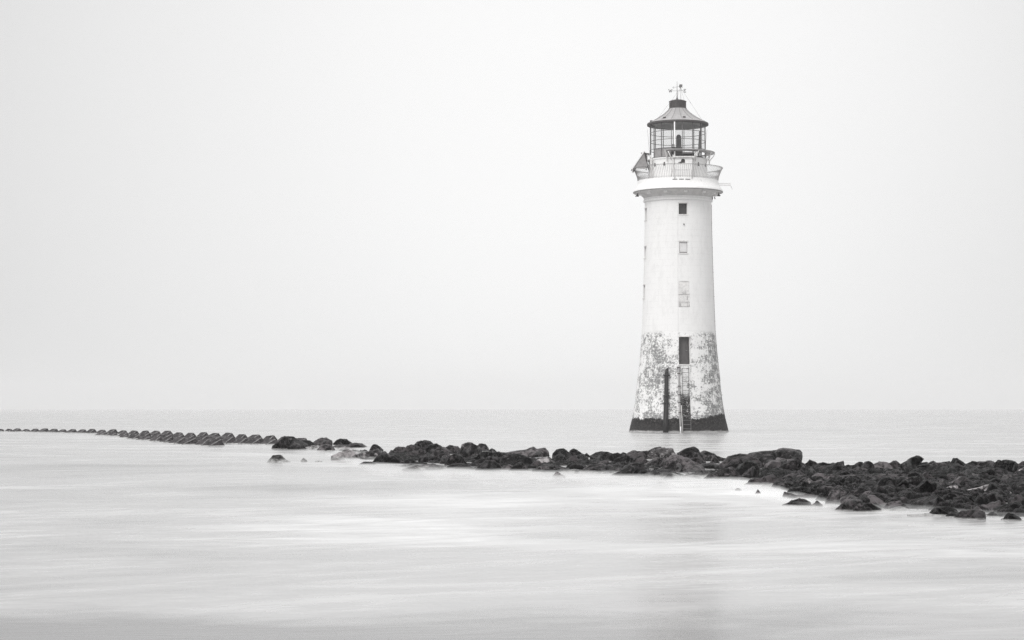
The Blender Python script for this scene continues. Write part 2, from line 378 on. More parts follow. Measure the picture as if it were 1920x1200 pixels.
# ---------------------------------------------------------------- lighthouse
D = 170.0; AX = 1272.0; PX = D / F / math.cos(PITCH)
base = at(AX, 600, D)
lh_ = bpy.data.objects.new('lighthouse', None); C.objects.link(lh_)
lh_.location = (base.x, D, 0); lh_.rotation_euler = (0, 0, -math.atan2(base.x, D))
tag(lh_, 'tall white tapering lighthouse with peeling paint and black foot standing in the sea', 'lighthouse')
def Z(y, r=0.0): return at(AX, y, D - r).z
def P(h): return h * PX
def front(x, y, r):      # local point on the camera side at radius r (m)
    xl = (x - AX) * PX * (D - r) / D
    return Vector((xl, -math.sqrt(max(0.01, r * r - xl * xl)), Z(y, r)))
TP = [(830, 97.5), (812, 93.8), (800, 91.0), (783, 86.8), (760, 82.8), (730, 79.0), (700, 75.6), (660, 71.5), (623, 68.6), (590, 67.3), (560, 66.3), (500, 64.4), (450, 63.2), (415, 62.5), (378, 62.2)]
TZ = [(Z(y), P(h)) for y, h in TP]
def tr_(z):
    for (z0, r0), (z1, r1) in zip(TZ, TZ[1:]):
        if z <= z1: return r0 + (r1 - r0) * (z - z0) / (z1 - z0)
    return TZ[-1][1]
def hole(xa, xb, ya, yb, depth, az=None):
    z0, z1 = None, None
    rr = tr_(Z((ya + yb) / 2)); z0, z1 = Z(yb, rr), Z(ya, rr)
    rr = tr_((z0 + z1) / 2)
    if az is None: a0, a1 = (math.asin((x - AX) * PX * (D - rr) / D / rr) for x in (xa, xb))
    else:
        hw = (xb - xa) / 2 * PX / rr; a0, a1 = az - hw, az + hw
    return [a0, a1, z0, z1, depth]
HD = hole(1272.8, 1294.2, 631.5, 683, 0.42)
H1 = hole(1273.3, 1289.8, 380.8, 401.5, 0.32)
H2 = hole(1274.0, 1289.2, 453, 474.5, 0.10)
H3 = hole(1272.5, 1293, 527, 576, 0.035)
SIDE = R(-77)
HS = [hole(0, 17, 386, 408, 0.25, SIDE), hole(0, 17, 458, 480, 0.25, SIDE), hole(0, 15, 531, 556, 0.25, SIDE)]
HR = [hole(0, 17, 386, 408, 0.25, SIDE + math.pi), hole(0, 17, 458, 480, 0.25, SIDE + math.pi)]
holes = [HD, H1, H2, H3] + HS + HR
angs = set(round(2 * math.pi * k / 144 - math.pi, 5) for k in range(144)); zs = set(round(z, 4) for z, _ in TZ)
for k in range(120): zs.add(round(TZ[0][0] + (TZ[-1][0] - TZ[0][0]) * k / 120, 4))
def clear(sset, vals, tol):
    for v in vals:
        for q in list(sset):
            if abs(q - v) < tol: sset.discard(q)
    for v in vals: sset.add(v)
def norm(a):
    while a > math.pi: a -= 2 * math.pi
    return a
for h in holes: h[0], h[1] = norm(h[0]), norm(h[1])
zlo, zhi = min(zs), max(zs)
clear(angs, [h[i] for h in holes for i in (0, 1)], 0.012); clear(zs, [h[i] for h in holes for i in (2, 3)], 0.05)
zs.add(zlo); zs.add(zhi); angs.add(-math.pi); angs.add(math.pi)
angs = sorted(angs); zs = sorted(zs)
mb = MB(); uv = []
for z in zs:
    for a in angs:
        r = tr_(z)
        mb.v.append((r * math.sin(a), -r * math.cos(a), z)); uv.append((a * 3.2, z))
na = len(angs)
for i in range(len(zs) - 1):
    for j in range(na - 1):
        zc = (zs[i] + zs[i + 1]) / 2; ac = (angs[j] + angs[j + 1]) / 2
        if any(h[0] < ac < h[1] and h[2] < zc < h[3] for h in holes): continue
        mb.f.append([i * na + j, i * na + j + 1, (i + 1) * na + j + 1, (i + 1) * na + j]); mb.m.append(0); mb.sm.append(True)
def cyl(a, r, z): return Vector((r * math.sin(a), -r * math.cos(a), z))
def panel(mb_, h, ins, a0=None, a1=None, z0=None, z1=None, mi=0, thick=0.03):
    a0 = h[0] if a0 is None else a0; a1 = h[1] if a1 is None else a1; z0 = h[2] if z0 is None else z0; z1 = h[3] if z1 is None else z1
    q = []
    for dd in (ins, ins + thick):
        q += [cyl(a0, tr_(z0) - dd, z0), cyl(a1, tr_(z0) - dd, z0), cyl(a1, tr_(z1) - dd, z1), cyl(a0, tr_(z1) - dd, z1)]
    mb_.add(q, [(0, 1, 2, 3), (7, 6, 5, 4), (0, 4, 5, 1), (1, 5, 6, 2), (2, 6, 7, 3), (3, 7, 4, 0)], mi)
for h in holes:
    a0, a1, z0, z1, dp = h
    rin = lambda z: tr_(z) - dp - 0.05
    for quad in ([(a0, z0), (a0, z1)], [(a1, z1), (a1, z0)], [(a0, z1), (a1, z1)], [(a1, z0), (a0, z0)]):
        (p, q_), (s_, u_) = quad
        pts = [cyl(p, tr_(q_), q_), cyl(s_, tr_(u_), u_), cyl(s_, rin(u_), u_), cyl(p, rin(q_), q_)]
        b0 = len(mb.v); mb.v += [tuple(v) for v in pts]; uv += [(p * 3.2, 12), (s_ * 3.2, 12.5), (s_ * 3.2, 12.5), (p * 3.2, 12)]
        mb.f.append([b0, b0 + 1, b0 + 2, b0 + 3]); mb.m.append(0); mb.sm.append(False)
tower = mb.build('tower_wall', M['tower'], lh_, uv=uv)
def surr(h, name, parent, lint=0.10, sill=0.06, ext=0.06):      # lintel and sill course round an opening
    a0, a1, z0, z1, _ = h; e = ext / tr_(z0)
    for za, zb, out_ in ((z1 + 0.002, z1 + lint, 0.045), (z0 - sill, z0 - 0.002, 0.06)):
        if zb - za < 0.01: continue
        mbx = MB()
        n = 6; vs = []
        for k in range(n + 1):
            a = a0 - e + (a1 - a0 + 2 * e) * k / n
            for zz, rr in ((za, tr_(za) + out_), (zb, tr_(za) + out_ * 0.8), (zb, tr_(zb) - 0.06), (za, tr_(za) - 0.06)): vs.append(cyl(a, rr, zz))
        fs = [(k * 4 + i, k * 4 + (i + 1) % 4, k * 4 + 4 + (i + 1) % 4, k * 4 + 4 + i) for k in range(n) for i in range(4)] + [(3, 2, 1, 0), (n * 4, n * 4 + 1, n * 4 + 2, n * 4 + 3)]
        mbx.add(vs, fs)
        mbx.build('lintel' if za > z0 else name, M['paint_rust'], parent)
# door
mb = MB(); panel(mb, HD, 0.38); door = mb.build('door', M['door'], lh_)
mb = MB()
for q in ((HD[0], HD[0] + 0.012), (HD[1] - 0.03, HD[1])): panel(mb, HD, 0.33, q[0], q[1], thick=0.04)
mb.build('door_frame', M['iron'], door)
mb = MB(); p = cyl(HD[1] - 0.06, tr_(6) - 0.36, (HD[2] + HD[3]) / 2); mb.tube([p, p + Vector((0, -0.06, 0)), p + Vector((-0.1, -0.06, 0))], 0.015, 6); mb.build('handle', M['galv'], door)
surr(HD, 'door_sill', door, 0.10, 0.06, 0.07)
# windows
def window(h, kind):
    a0, a1, z0, z1, dp = h
    mb = MB(); panel(mb, h, dp - 0.03)
    o = mb.build('window', {'dark': M['dark_glass'], 'board': M['board'], 'blind': M['paint_rust']}[kind], lh_)
    da = 0.035 / tr_(z0)
    if kind != 'blind':
        mb = MB()
        e = dp - 0.065
        panel(mb, h, e, a0, a0 + da); panel(mb, h, e, a1 - da, a1)
        panel(mb, h, e, a0 + da, a1 - da, z1 - 0.05, z1); panel(mb, h, e, a0 + da, a1 - da, z0, z0 + 0.05)
        if kind == 'dark': panel(mb, h, e + 0.002, a0 + da, a1 - da, z1 - 0.22, z1 - 0.17)
        mb.build('window_frame', M['iron'] if kind == 'dark' else M['galv'], o)
    return o
w1 = window(H1, 'dark'); w1['label'] = 'open dark window under the gallery'; surr(H1, 'window_sill', w1)
w2 = window(H2, 'board'); w2['label'] = 'window closed by a white board'; surr(H2, 'window_sill', w2)
mb = MB(); panel(mb, H2, 0.035, z0=H2[2] + 0.02, z1=H2[2] + 0.09); mb.build('gap_strip', M['iron'], w2)
w3 = window(H3, 'blind'); w3['label'] = 'walled-up opening outlined by chipped paint'
mb = MB()     # rusted bars and bolt stubs left in the walled-up opening
for yy, xa, xb in ((551.5, 1272.5, 1293.5), (566, 1272.5, 1293), (575, 1274, 1291)):
    rr = tr_(Z(yy)) + 0.012
    mb.tube([front(xa + (xb - xa) * k / 6, yy, rr) for k in range(7)], 0.014, 5)
for xx, ya, yb in ((1281, 545, 551), (1284.5, 545, 551), (1289, 554, 562), (1289.5, 568, 575), (1273.5, 566, 575), (1292.5, 566, 575), (1276, 568, 574)):
    mb.tube([front(xx, ya, tr_(Z(ya)) + 0.012), front(xx, yb, tr_(Z(yb)) + 0.012)], 0.017, 5)
mb.build('rusted_bar', M['galv'], w3)
for h in HS: surr(h, 'window_sill', window(h, 'dark'), 0.08, 0.06)
for h in HR: surr(h, 'window_sill', window(h, 'dark'), 0.08, 0.06)
# lightning conductor up the front and small vent
mb = MB()
pts = [front(1271.5, y, tr_(Z(y)) + 0.012) for y in range(384, 684, 12)]
mb.tube(pts, 0.011, 5); mb.build('conductor_strip', M['board'], lh_)
mb = MB(); p = front(1283, 420, tr_(Z(420)) + 0.02); mb.tube([p, p + Vector((0, -0.10, -0.03))], 0.05, 8); mb.build('vent_spout', M['iron'], lh_)
# edge conduit on the right flank
mb = MB(); az = R(84)
mb.tube([cyl(az, tr_(z) + 0.03, z) for z in [TZ[-1][0] - 0.3 - k * 0.8 for k in range(19)]], 0.018, 5)
for k in range(8): mb.box(cyl(az, tr_(17 - k * 2) + 0.03, 17 - k * 2), (0.07, 0.07, 0.05), az)
mb.build('conduit', M['galv'], lh_)
# cornice and gallery
prof = [(62.0, 386), (62.2, 380), (64.7, 379.2), (65.2, 377.5), (64.8, 375.6), (63.8, 374.6), (64.0, 372.5), (65.6, 369.5), (69.5, 366.2), (75, 363.6), (80.5, 362.0), (83.6, 361.2), (84.2, 360.2), (84.0, 358.8), (82, 355.5), (79.2, 352), (77.3, 348), (76.0, 344), (75.7, 340.2), (75.0, 339.4), (73, 339.2), (40, 339.2)]
M['soffit'] = simple('grimy_shaded_soffit_paint', (0.56, 0.55, 0.545), 0.7, var=0.12, scale=2.5, dirt=((0.25, 0.24, 0.24), 0.62))  # grime plus the shade under the lip, both painted into the grey
mb = MB(); mb.lathe([(P(h), Z(y)) for h, y in prof[11:]], 144); mb.build('gallery', M['paint'], lh_, sharp=50)
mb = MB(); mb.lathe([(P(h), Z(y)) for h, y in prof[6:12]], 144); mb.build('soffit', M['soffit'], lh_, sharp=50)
mb = MB(); mb.lathe([(P(h), Z(y)) for h, y in prof[:7]], 144); mb.build('neck_moulding', M['paint'], lh_, sharp=50)
mb = MB()
for k in range(12):
    a = R(11.5 + 30 * k)
    c_ = cyl(a, P(70.5), Z(362.5)); X = Vector((math.cos(a), math.sin(a), 0)); Yv = Vector((-math.sin(a), math.cos(a), 0))
    vs = []
    for (w_, dd, zz) in ((0.15, 0.17, 0.15), (0.13, 0.15, -0.20)):
        for i, j in ((-1, -1), (1, -1), (1, 1), (-1, 1)): vs.append(c_ + X * (w_ * i) + Yv * (dd * j) + Vector((0, 0, zz)))
    bm_ = MB(); bm_.add(vs, [(3, 2, 1, 0), (4, 5, 6, 7), (0, 1, 5, 4), (1, 2, 6, 5), (2, 3, 7, 6), (3, 0, 4, 7)])
    if k in (0, 1, 2, 3, 9, 10, 11): bm_.build('bracket', M['paint'], lh_)
mb = MB(); mb.ring(P(83.7), Z(361.3), 0.03, 144); mb.build('dark_lip_ring', M['frame'], lh_)  # thin dark ring along the lip edge
# railing: flared hooped balusters
NB = 144
z0, z1 = Z(340.5), Z(316.3)
def rr_(f): return P(75.2 + 1.0 * f + 7.6 * f ** 1.7)
rail = MB(); rail.ring(P(84), z1, 0.022, 144); rail.build('handrail', M['rail'], lh_)
mb = MB(); mb.ring(P(75.2), z0 + 0.02, 0.02, 144); mb.ring(P(75.8), z0 + 0.12, 0.012, 144)
for k in range(NB):
    a = 2 * math.pi * (k + 0.5) / NB
    mb.tube([cyl(a, rr_(f), z0 + (z1 - z0) * f) for f in (0, 0.25, 0.5, 0.75, 0.9)], 0.0125, 4)
    if k % 2 == 0:
        s = 2 * math.pi / NB
        mb.tube([cyl(a + s * q, rr_(0.9 + 0.1 * math.sin(math.pi * q)), z0 + (z1 - z0) * (0.9 + 0.095 * math.sin(math.pi * q))) for q in (0, 0.2, 0.5, 0.8, 1)], 0.0125, 4)
        mb.tube([cyl(a + s * q, rr_(0.9 + 0.1 * (1 - abs(q - 1.5) * 2)), z0 + (z1 - z0) * (0.9 + 0.1 * (1 - abs(q - 1.5) * 2))) for q in (1, 1.5, 2)], 0.010, 4)
mb.build('railing', M['rail'], lh_)
# dark drain slots at the deck edge
for xa, xb in ((1262, 1271), (1274, 1283), (1286, 1295)):
    mb = MB(); rr = P(75.9)
    mb.tube([front(xa + (xb - xa) * k / 4, 335.9, rr + 0.01) for k in range(5)], 0.035, 6); mb.build('drain_slot', M['black'], lh_)
# lantern drum
mb = MB(); mb.lathe([(P(55), Z(340)), (P(55), Z(303)), (P(56.5), Z(302.4)), (P(56.5), Z(300.2)), (P(51), Z(299.8)), (P(46), Z(299.8)), (P(46), Z(338))], 96); drum = mb.build('lantern_base', M['paint'], lh_, sharp=40)
for xx in (1229.5, 1247, 1310, 1323.5, None):
    az_s = [math.asin((xx - AX) / 55.0)] if xx else [R(130), R(165), R(200), R(235)]
    for a in az_s:
        mb = MB(); rr = P(55) + 0.006; zb, hh_ = Z(309.3, rr), 0.30
        pts = [(-0.085, 0), (0.085, 0), (0.085, hh_ * 0.5), (0.05, hh_ * 0.85), (0, hh_), (-0.05, hh_ * 0.85), (-0.085, hh_ * 0.5)]
        X = Vector((math.cos(a), math.sin(a), 0)); N_ = Vector((math.sin(a), -math.cos(a), 0)); c_ = N_ * rr
        fr_ = [c_ + X * u + Vector((0, 0, zb + v)) + N_ * 0.02 for u, v in pts]; bk_ = [p - N_ * 0.10 for p in fr_]
        n = len(pts); mb.add(fr_ + bk_, [tuple(range(n)), tuple(range(2 * n - 1, n - 1, -1))] + [(i, (i + 1) % n, n + (i + 1) % n, n + i)[::-1] for i in range(n)])
        mb.build('vent', M['iron'], drum)
# porch box with arched hole
rb = P(66); zt = Z(295.5, rb); zb = Z(337.5, rb)
xa, xb = (1266.3 - AX) * PX * 0.98, (1299 - AX) * PX * 0.98
pc = (1281.8 - AX) * PX * 0.98; pw = 0.16; za = Z(305.5, rb); ztop = Z(297.3, rb)
arch = [(pc - pw, za)] + [(pc - pw * math.cos(math.pi * k / 8), ztop - pw + pw * math.sin(math.pi * k / 8)) for k in range(9)] + [(pc + pw, za)]
mb = MB(); yf = -rb; yb_ = -P(53)
def fp(x, z, y=None): return (x, yf if y is None else y, z)
mb.poly([fp(xa, zb), fp(pc - pw, zb), fp(pc - pw, za), fp(pc - pw, ztop - pw), fp(pc - pw, zt), fp(xa, zt)])
mb.poly([fp(pc + pw, zb), fp(xb, zb), fp(xb, zt), fp(pc + pw, zt), fp(pc + pw, ztop - pw), fp(pc + pw, za)])
mb.poly([fp(pc - pw, zb), fp(pc + pw, zb), fp(pc + pw, za), fp(pc - pw, za)])
arc = [(pc - pw * math.cos(math.pi * k / 8), ztop - pw + pw * math.sin(math.pi * k / 8)) for k in range(9)]
mb.poly([fp(pc - pw, zt)] + [fp(*q) for q in arc[:5]] + [fp(pc, zt)]); mb.poly([fp(pc, zt)] + [fp(*q) for q in arc[4:]] + [fp(pc + pw, zt)])
loop = [(pc - pw, za), (pc + pw, za)] + arc[::-1]
for i in range(len(loop)):
    p, q = loop[i], loop[(i + 1) % len(loop)]; mb.poly([fp(*p), fp(*q), fp(q[0], q[1], yf + 0.2), fp(p[0], p[1], yf + 0.2)])
for x_ in (xa, xb): mb.poly([fp(x_, zb), fp(x_, zt), fp(x_, zt, yb_), fp(x_, zb, yb_)])
mb.poly([fp(xa, zt), fp(xb, zt), fp(xb, zt, yb_), fp(xa, zt, yb_)])
porch = mb.build('porch', M['paint'], lh_)
mb = MB(); mb.poly([fp(*q, yf + 0.17) for q in loop]); mb.poly([fp(q[0], q[1], yf + 0.19) for q in loop[::-1]]); mb.build('porch_window', M['iron'], porch)
mb = MB(); mb.box(((xa + xb) / 2, yf + 0.12, zt + 0.06), (xb - xa + 0.35, 0.55, 0.10)); mb.build('porch_slab', M['paint_rust'], porch)
mb = MB(); mb.box(((1277 - AX) * PX, yf - 0.02, Z(304.6, rb)), (0.14, 0.08, 0.12)); mb.box(((1274 - AX) * PX, yf - 0.02, Z(305, rb)), (0.1, 0.06, 0.06)); mb.build('box_fitting', M['iron'], porch)
# gate hanging bar in the railing
mb = MB(); rg = P(83.5)
mb.tube([front(1267 + k * 3.1, 318.5, rg) for k in range(10)], 0.02, 6); mb.build('gate_bar', M['galv'], lh_)
for xx in (1266, 1298.5):
    mb = MB(); mb.tube([front(xx, 336, P(76)), front(xx, 326, P(78)), front(xx, 317, P(81)), front(xx, 310, P(84))], 0.028, 6)
    mb.build('gate_post', M['paint_rust'], lh_)
# tangled white struts and posts in front of the lantern base
def strut(name, pts, r, m_=None, par=None):
    mb = MB(); mb.tube(pts, r, 6); return mb.build(name, m_ or M['paint_rust'], par or lh_)
strut('strut', [front(1258.5, 336, P(70)), front(1262, 318, P(66)), front(1264.5, 300, P(64)), front(1263, 290, P(64))], 0.055)
strut('strut', [front(1260, 300, P(64)), front(1257, 290, P(66)), front(1254, 283, P(69))], 0.05)
strut('strut', [front(1301, 300, P(58)), front(1304, 292, P(63)), front(1307, 284, P(68))], 0.06)
strut('strut', [front(1221.5, 334, P(62)), front(1221.5, 300, P(60)), front(1221, 287, P(58))], 0.07)
strut('strut', [front(1224.5, 300, P(60)), front(1221, 290, P(62)), front(1213, 286, P(64))], 0.03)
# upper ring walkway
mb = MB(); a0, a1 = R(-22), R(155)
prf = [(P(54), Z(289.5)), (P(69), Z(288.5)), (P(69.4), Z(286.8)), (P(68.6), Z(286.8)), (P(68.2), Z(287.6)), (P(54), Z(288.2)), (P(54), Z(289.5))]
mb.lathe(prf, 70, a0, a1)
wk = mb.build('walkway', M['galv'], lh_, sharp=30)
mb = MB(); mb.lathe(prf, 16, R(-100), R(-78)); mb.build('walkway', M['galv'], lh_, sharp=30)
for a in (R(-20), R(34), R(64), R(88), R(118), R(150), R(-80)):
    pts = [cyl(a, P(69), Z(289.2)), cyl(a, P(67), Z(294)), cyl(a, P(62.5), Z(299)), cyl(a, P(59.5), Z(303)), cyl(a, P(59), Z(309))]
    mb = MB(); mb.tube(pts, 0.035, 6); mb.tube([cyl(a, P(58.5), Z(309)), cyl(a, P(58.5), Z(289.5))], 0.045, 6); mb.build('walkway_bracket', M['paint_rust'], wk)
# lantern: 16 astragals, three rails, glass
RL = P(52.2); zl0, zl1 = Z(299.8), Z(233)
lev = [Z(250.2), Z(266.3), Z(282.5)]
lant = MB()
for z in lev: lant.ring(RL, z, 0.024, 128)
lant.ring(RL, zl0 + 0.03, 0.04, 96); lant.ring(RL, zl1 - 0.03, 0.04, 96)
lantern = lant.build('lantern_frame', M['frame'], lh_)
for k in range(16):
    a = R(9.4 + 22.5 * k)
    mb = MB(); X = Vector((math.cos(a), math.sin(a), 0)); Yv = Vector((-math.sin(a), math.cos(a), 0))
    mb.box(cyl(a, RL, (zl0 + zl1) / 2), (0.045, 0.06, zl1 - zl0), ax=(X, Yv, Vector((0, 0, 1)))); mb.build('glazing_bar', M['frame'], lantern)
mb = MB(); mb.lathe([(RL - 0.03, lev[2]), (RL - 0.03, zl1)], 128); mb.build('glazing', M['glass'], lantern)
for k in range(16):
    ac = 9.4 + 22.5 * (k + 0.5)
    acn = (ac + 180) % 360 - 180
    if -62 < acn < 9 or acn > 150 or acn < -120:
        mb = MB(); mb.lathe([(RL - 0.02, zl0 + 0.05), (RL - 0.02, lev[2] - 0.02)], 6, R(ac - 10.6), R(ac + 10.6)); mb.lathe([(RL - 0.06, zl0 + 0.05), (RL - 0.06, lev[2] - 0.02)], 6, R(ac - 10.6), R(ac + 10.6))
        mb.build('lower_panel', M['door'] if acn > -20 else M['grey'], lantern)
# inner floor and equipment
mb = MB(); mb.lathe([(0.001, Z(297)), (P(50), Z(297)), (P(50), Z(299)), (0.001, Z(299))], 48); mb.build('lantern_floor', M['iron'], lh_)
mb = MB(); xl = (1273.3 - AX) * PX
def lat_at(mb_, cx, cy, prof_, n=24):
    b0 = len(mb_.v); mb_.lathe(prof_, n)
    for i in range(b0, len(mb_.v)): v = mb_.v[i]; mb_.v[i] = (v[0] + cx, v[1] + cy, v[2])
lat_at(mb, xl + 0.02, 0.2, [(0.001, Z(296)), (0.27, Z(296)), (0.27, Z(282)), (0.22, Z(281)), (0.22, Z(259)), (0.19, Z(255)), (0.12, Z(252.5)), (0.001, Z(251.5))])
mb.build('lamp', M['door'], lh_)
mb = MB(); mb.box(((1312.5 - AX) * PX, 0.9, Z(270)), (0.16, 0.16, Z(244) - Z(296)), ax=(Vector((1, 0, 0.0)), Vector((0, 1, 0)), Vector((0.06, 0, 1)))); mb.build('inner_post', M['grey'], lh_)
mb = MB(); mb.box(((1291 - AX) * PX, -1.2, Z(290)), (0.85, 0.1, 0.12)); mb.build('inner_shelf', M['grey'], lh_)
# roof
eave = [(50, 235), (56.2, 236.2), (57.6, 235.6), (57.8, 232.8), (57.0, 231.6), (52, 229.2), (45, 226.0), (36, 220.8), (27.5, 215.2), (22, 210.5), (18.2, 206.5), (16.0, 203.0)]
mb = MB(); mb.lathe([(P(h), Z(y)) for h, y in eave[4:]], 96)
roof = mb.build('roof', M['lead'], lh_)
mb = MB(); mb.lathe([(P(h), Z(y)) for h, y in eave[:5]] , 128); mb.build('eave', M['iron'], roof, sharp=40)
mb = MB(); mb.lathe([(P(50.5), Z(233)), (P(44), Z(232.5)), (P(43.5), Z(237.5)), (P(42.5), Z(237.5)), (P(42.5), Z(229)), (P(40), Z(226)), (P(26), Z(218)), (P(14), Z(206)), (0.001, Z(205))], 64); mb.build('roof_lining', M['grey'], roof)
for k in range(16):
    a = R(9.4 + 22.5 * k)
    mb = MB(); mb.tube([cyl(a, P(h) + 0.004, Z(y) + 0.006) for h, y in eave[5:]], 0.016, 5); mb.build('roof_seam', M['frame'], roof)
for xx, h_ in ((1247.5, 46), (1284, 46), (1222.5, 53)):
    a = math.asin((xx - AX) / h_); mb = MB(); p = cyl(a, P(h_ * 1.0), Z(226.5 if h_ == 46 else 230)); mb.box(p + Vector((0, 0, 0.03)), (0.20, 0.16, 0.12), a); mb.build('roof_vent', M['iron'], roof)
mb = MB(); mb.lathe([(P(h), Z(y)) for h, y in ((14, 205), (16.6, 204.6), (16.8, 203.2), (15.9, 202.5), (15.9, 191.8), (16.5, 191.4), (16.5, 190.2), (12, 188.2), (6, 187), (1.6, 186.5), (0.01, 186.4))], 48)
vent = mb.build('vent_drum', M['iron'], lh_, sharp=40)
# aerial pole with stays
ap = Vector(((1278 - AX) * PX, 0.3, 0))
mb = MB(); mb.tube([(ap.x, ap.y, Z(188)), (ap.x, ap.y, Z(163))], 0.018, 5); aer = mb.build('aerial_pole', M['galv'], lh_)
for a, r_ in ((R(-52), 50), (R(66), 50), (R(150), 50), (R(-150), 50)):
    mb = MB(); e = cyl(a, P(r_), Z(229)); mb.tube([(ap.x, ap.y, Z(164)), e], 0.009, 4)
    q = Vector((ap.x, ap.y, Z(164))).lerp(e, 0.45); mb.box(q, (0.04, 0.04, 0.09)); mb.build('stay_wire', M['wire'], aer)
# weather vane
vx = (1271 - AX) * PX
mb = MB(); mb.tube([(vx, 0, Z(187.5)), (vx, 0, Z(183.5)), (vx, 0, Z(180)), (vx, 0, Z(174)), (vx, 0, Z(152.5))], [0.11, 0.06, 0.035, 0.028, 0.012], 8)
vane = mb.build('weather_vane', M['frame'], lh_)
mb = MB(); zc = Z(170.3); mb.tube([(vx - P(9.5), 0, zc), (vx + P(11.5), 0, zc)], 0.012, 5); mb.tube([(vx, -P(9), zc), (vx, P(9), zc)], 0.012, 5); mb.build('compass_arm', M['frame'], vane)
def strokes(cx, cz, h, segs, name):
    mb = MB()
    for (x0, y0, x1, y1) in segs:
        p, q = Vector((cx + x0 * h, 0, cz + y0 * h)), Vector((cx + x1 * h, 0, cz + y1 * h)); d_ = (q - p); l = d_.length; d_.normalize()
        mb.box((p + q) / 2, (l, 0.03, 0.042), ax=(d_, Vector((0, 1, 0)), Vector((-d_.z, 0, d_.x))))
    return mb.build(name, M['iron'], vane)
hgt = P(5.6)
strokes(vx - P(12.6), zc, hgt, [(-0.52, 0.5, -0.25, -0.5), (-0.25, -0.5, 0, 0.35), (0, 0.35, 0.25, -0.5), (0.25, -0.5, 0.52, 0.5), (-0.68, 0.5, -0.38, 0.5), (0.38, 0.5, 0.66, 0.5)], 'letter').name = 'compass_letter'
strokes(vx + P(14.3), zc, hgt, [(-0.22, -0.5, -0.22, 0.5), (-0.34, 0.5, 0.34, 0.5), (-0.22, 0.0, 0.14, 0.0), (-0.34, -0.5, 0.36, -0.5), (0.34, 0.5, 0.34, 0.3), (0.36, -0.5, 0.36, -0.28), (0.14, 0.12, 0.14, -0.12)], 'compass_letter')
mb = MB(); za_ = Z(163); mb.tube([(vx - P(8.3), 0, Z(164.2)), (vx + P(5), 0, Z(162.0))], 0.011, 5)
mb.tube([(vx - P(5.7), 0, Z(162)), (vx - P(8.6), 0, Z(164.3)), (vx - P(5.4), 0, Z(166))], 0.011, 5)
outl = [(3.2, 161.8), (5.2, 157.6), (7.8, 158.6), (9.8, 157.4), (10.2, 161), (9.4, 162.6), (10.6, 164.4), (7.4, 163.8), (5.4, 166.2), (4.4, 163.8)]
fr_ = [Vector((vx + P(u), -0.012, Z(v))) for u, v in outl]; bk_ = [p + Vector((0, 0.024, 0)) for p in fr_]; n = len(fr_)
mb.add(fr_ + bk_, [tuple(range(n)), tuple(range(2 * n - 1, n - 1, -1))] + [(i, (i + 1) % n, n + (i + 1) % n, n + i) for i in range(n)])
mb.build('wind_arrow', M['frame'], vane)
# white mast in front of the lantern
mb = MB(); mb.tube([front(1266.0, y, P(60)) for y in (337, 290, 228)], [0.06, 0.06, 0.052], 8); mast = mb.build('mast', M['paint'], lh_)
mb = MB(); p = front(1264.5, 276, P(62)); mb.box(p, (0.22, 0.14, 0.05)); mb.tube([p + Vector((0.03, 0, -0.02)), p + Vector((0.05, 0, -0.30))], [0.09, 0.04], 8); mb.box(p + Vector((-0.12, 0, 0.15)), (0.06, 0.06, 0.24)); mb.box(p + Vector((0.02, 0, 0.17)), (0.04, 0.06, 0.2)); mb.build('beacon_fitting', M['iron'], mast)
# thin aerial on the left of the lantern
strut('side_aerial', [front(1219, 290, P(53.5)), front(1216.5, 262, P(56)), front(1214.5, 236, P(57.8))], 0.012, M['wire'])
strut('side_aerial', [front(1324.5, 285, P(53.5)), front(1325, 262, P(54)), front(1327.5, 238, P(57.2))], 0.012, M['wire'])
# lean-to board on the left of the gallery
tz, bz = Z(285.5), Z(319.5); tx, bx = -(AX - 1209.5) * PX, -(AX - 1186) * PX
dv = Vector((tx - bx, 0, tz - bz)); l = dv.length; dv.normalize(); nv = Vector((-dv.z, 0, dv.x))
mb = MB(); mb.box(Vector(((tx + bx) / 2, 0.1, (tz + bz) / 2)), (l, 2.6, 0.09), ax=(dv, Vector((0, 1, 0)), nv)); lean = mb.build('lean_to_roof', M['paint'], lh_)
mb = MB(); mb.box(Vector(((tx + bx) / 2, 0.1, (tz + bz) / 2)) - nv * 0.06, (l - 0.1, 2.5, 0.03), ax=(dv, Vector((0, 1, 0)), nv)); mb.build('lining', M['grey'], lean)
mb = MB()
for yy in (-1.05, 1.1):
    e0 = Vector((tx + 0.02, yy, tz - 0.15)); e1 = Vector((bx + 0.45, yy, bz + 0.45)); e2 = Vector((tx + 0.3, yy, bz + 0.2))
    mb.tube([e0, e2], 0.05, 5); mb.tube([e1, e2 + Vector((0.1, 0, 0.15))], 0.035, 5)
mb.box((tx + 0.12, 0.1, Z(302)), (0.06, 2.1, 1.2)); mb.build('lean_to_frame', M['iron'], lean)
mb = MB()
for yy in (-1.12,):
    q = [Vector((tx - 0.02, yy, tz - 0.12)), Vector((bx + 0.16, yy, bz + 0.10)), Vector((tx + 0.02, yy, bz + 0.02)), Vector((tx + 0.25, yy, bz + 0.35)), Vector((tx + 0.1, yy, bz + 0.8))]
    b2 = [v + Vector((0, 0.04, 0)) for v in q]; n_ = len(q)
    mb.add(q + b2, [tuple(range(n_)), tuple(range(2 * n_ - 1, n_ - 1, -1))] + [(i, (i + 1) % n_, n_ + (i + 1) % n_, n_ + i) for i in range(n_)])
mb.build('side_panel', M['grey'], lean)
mb = MB(); mb.tube([(bx + 0.05, -1.1, bz + 0.03), (bx - 0.02, -1.1, bz - 0.03), (bx - 0.05, -1.1, bz - 0.12)], 0.03, 5); mb.build('lean_to_lip', M['iron'], lean)
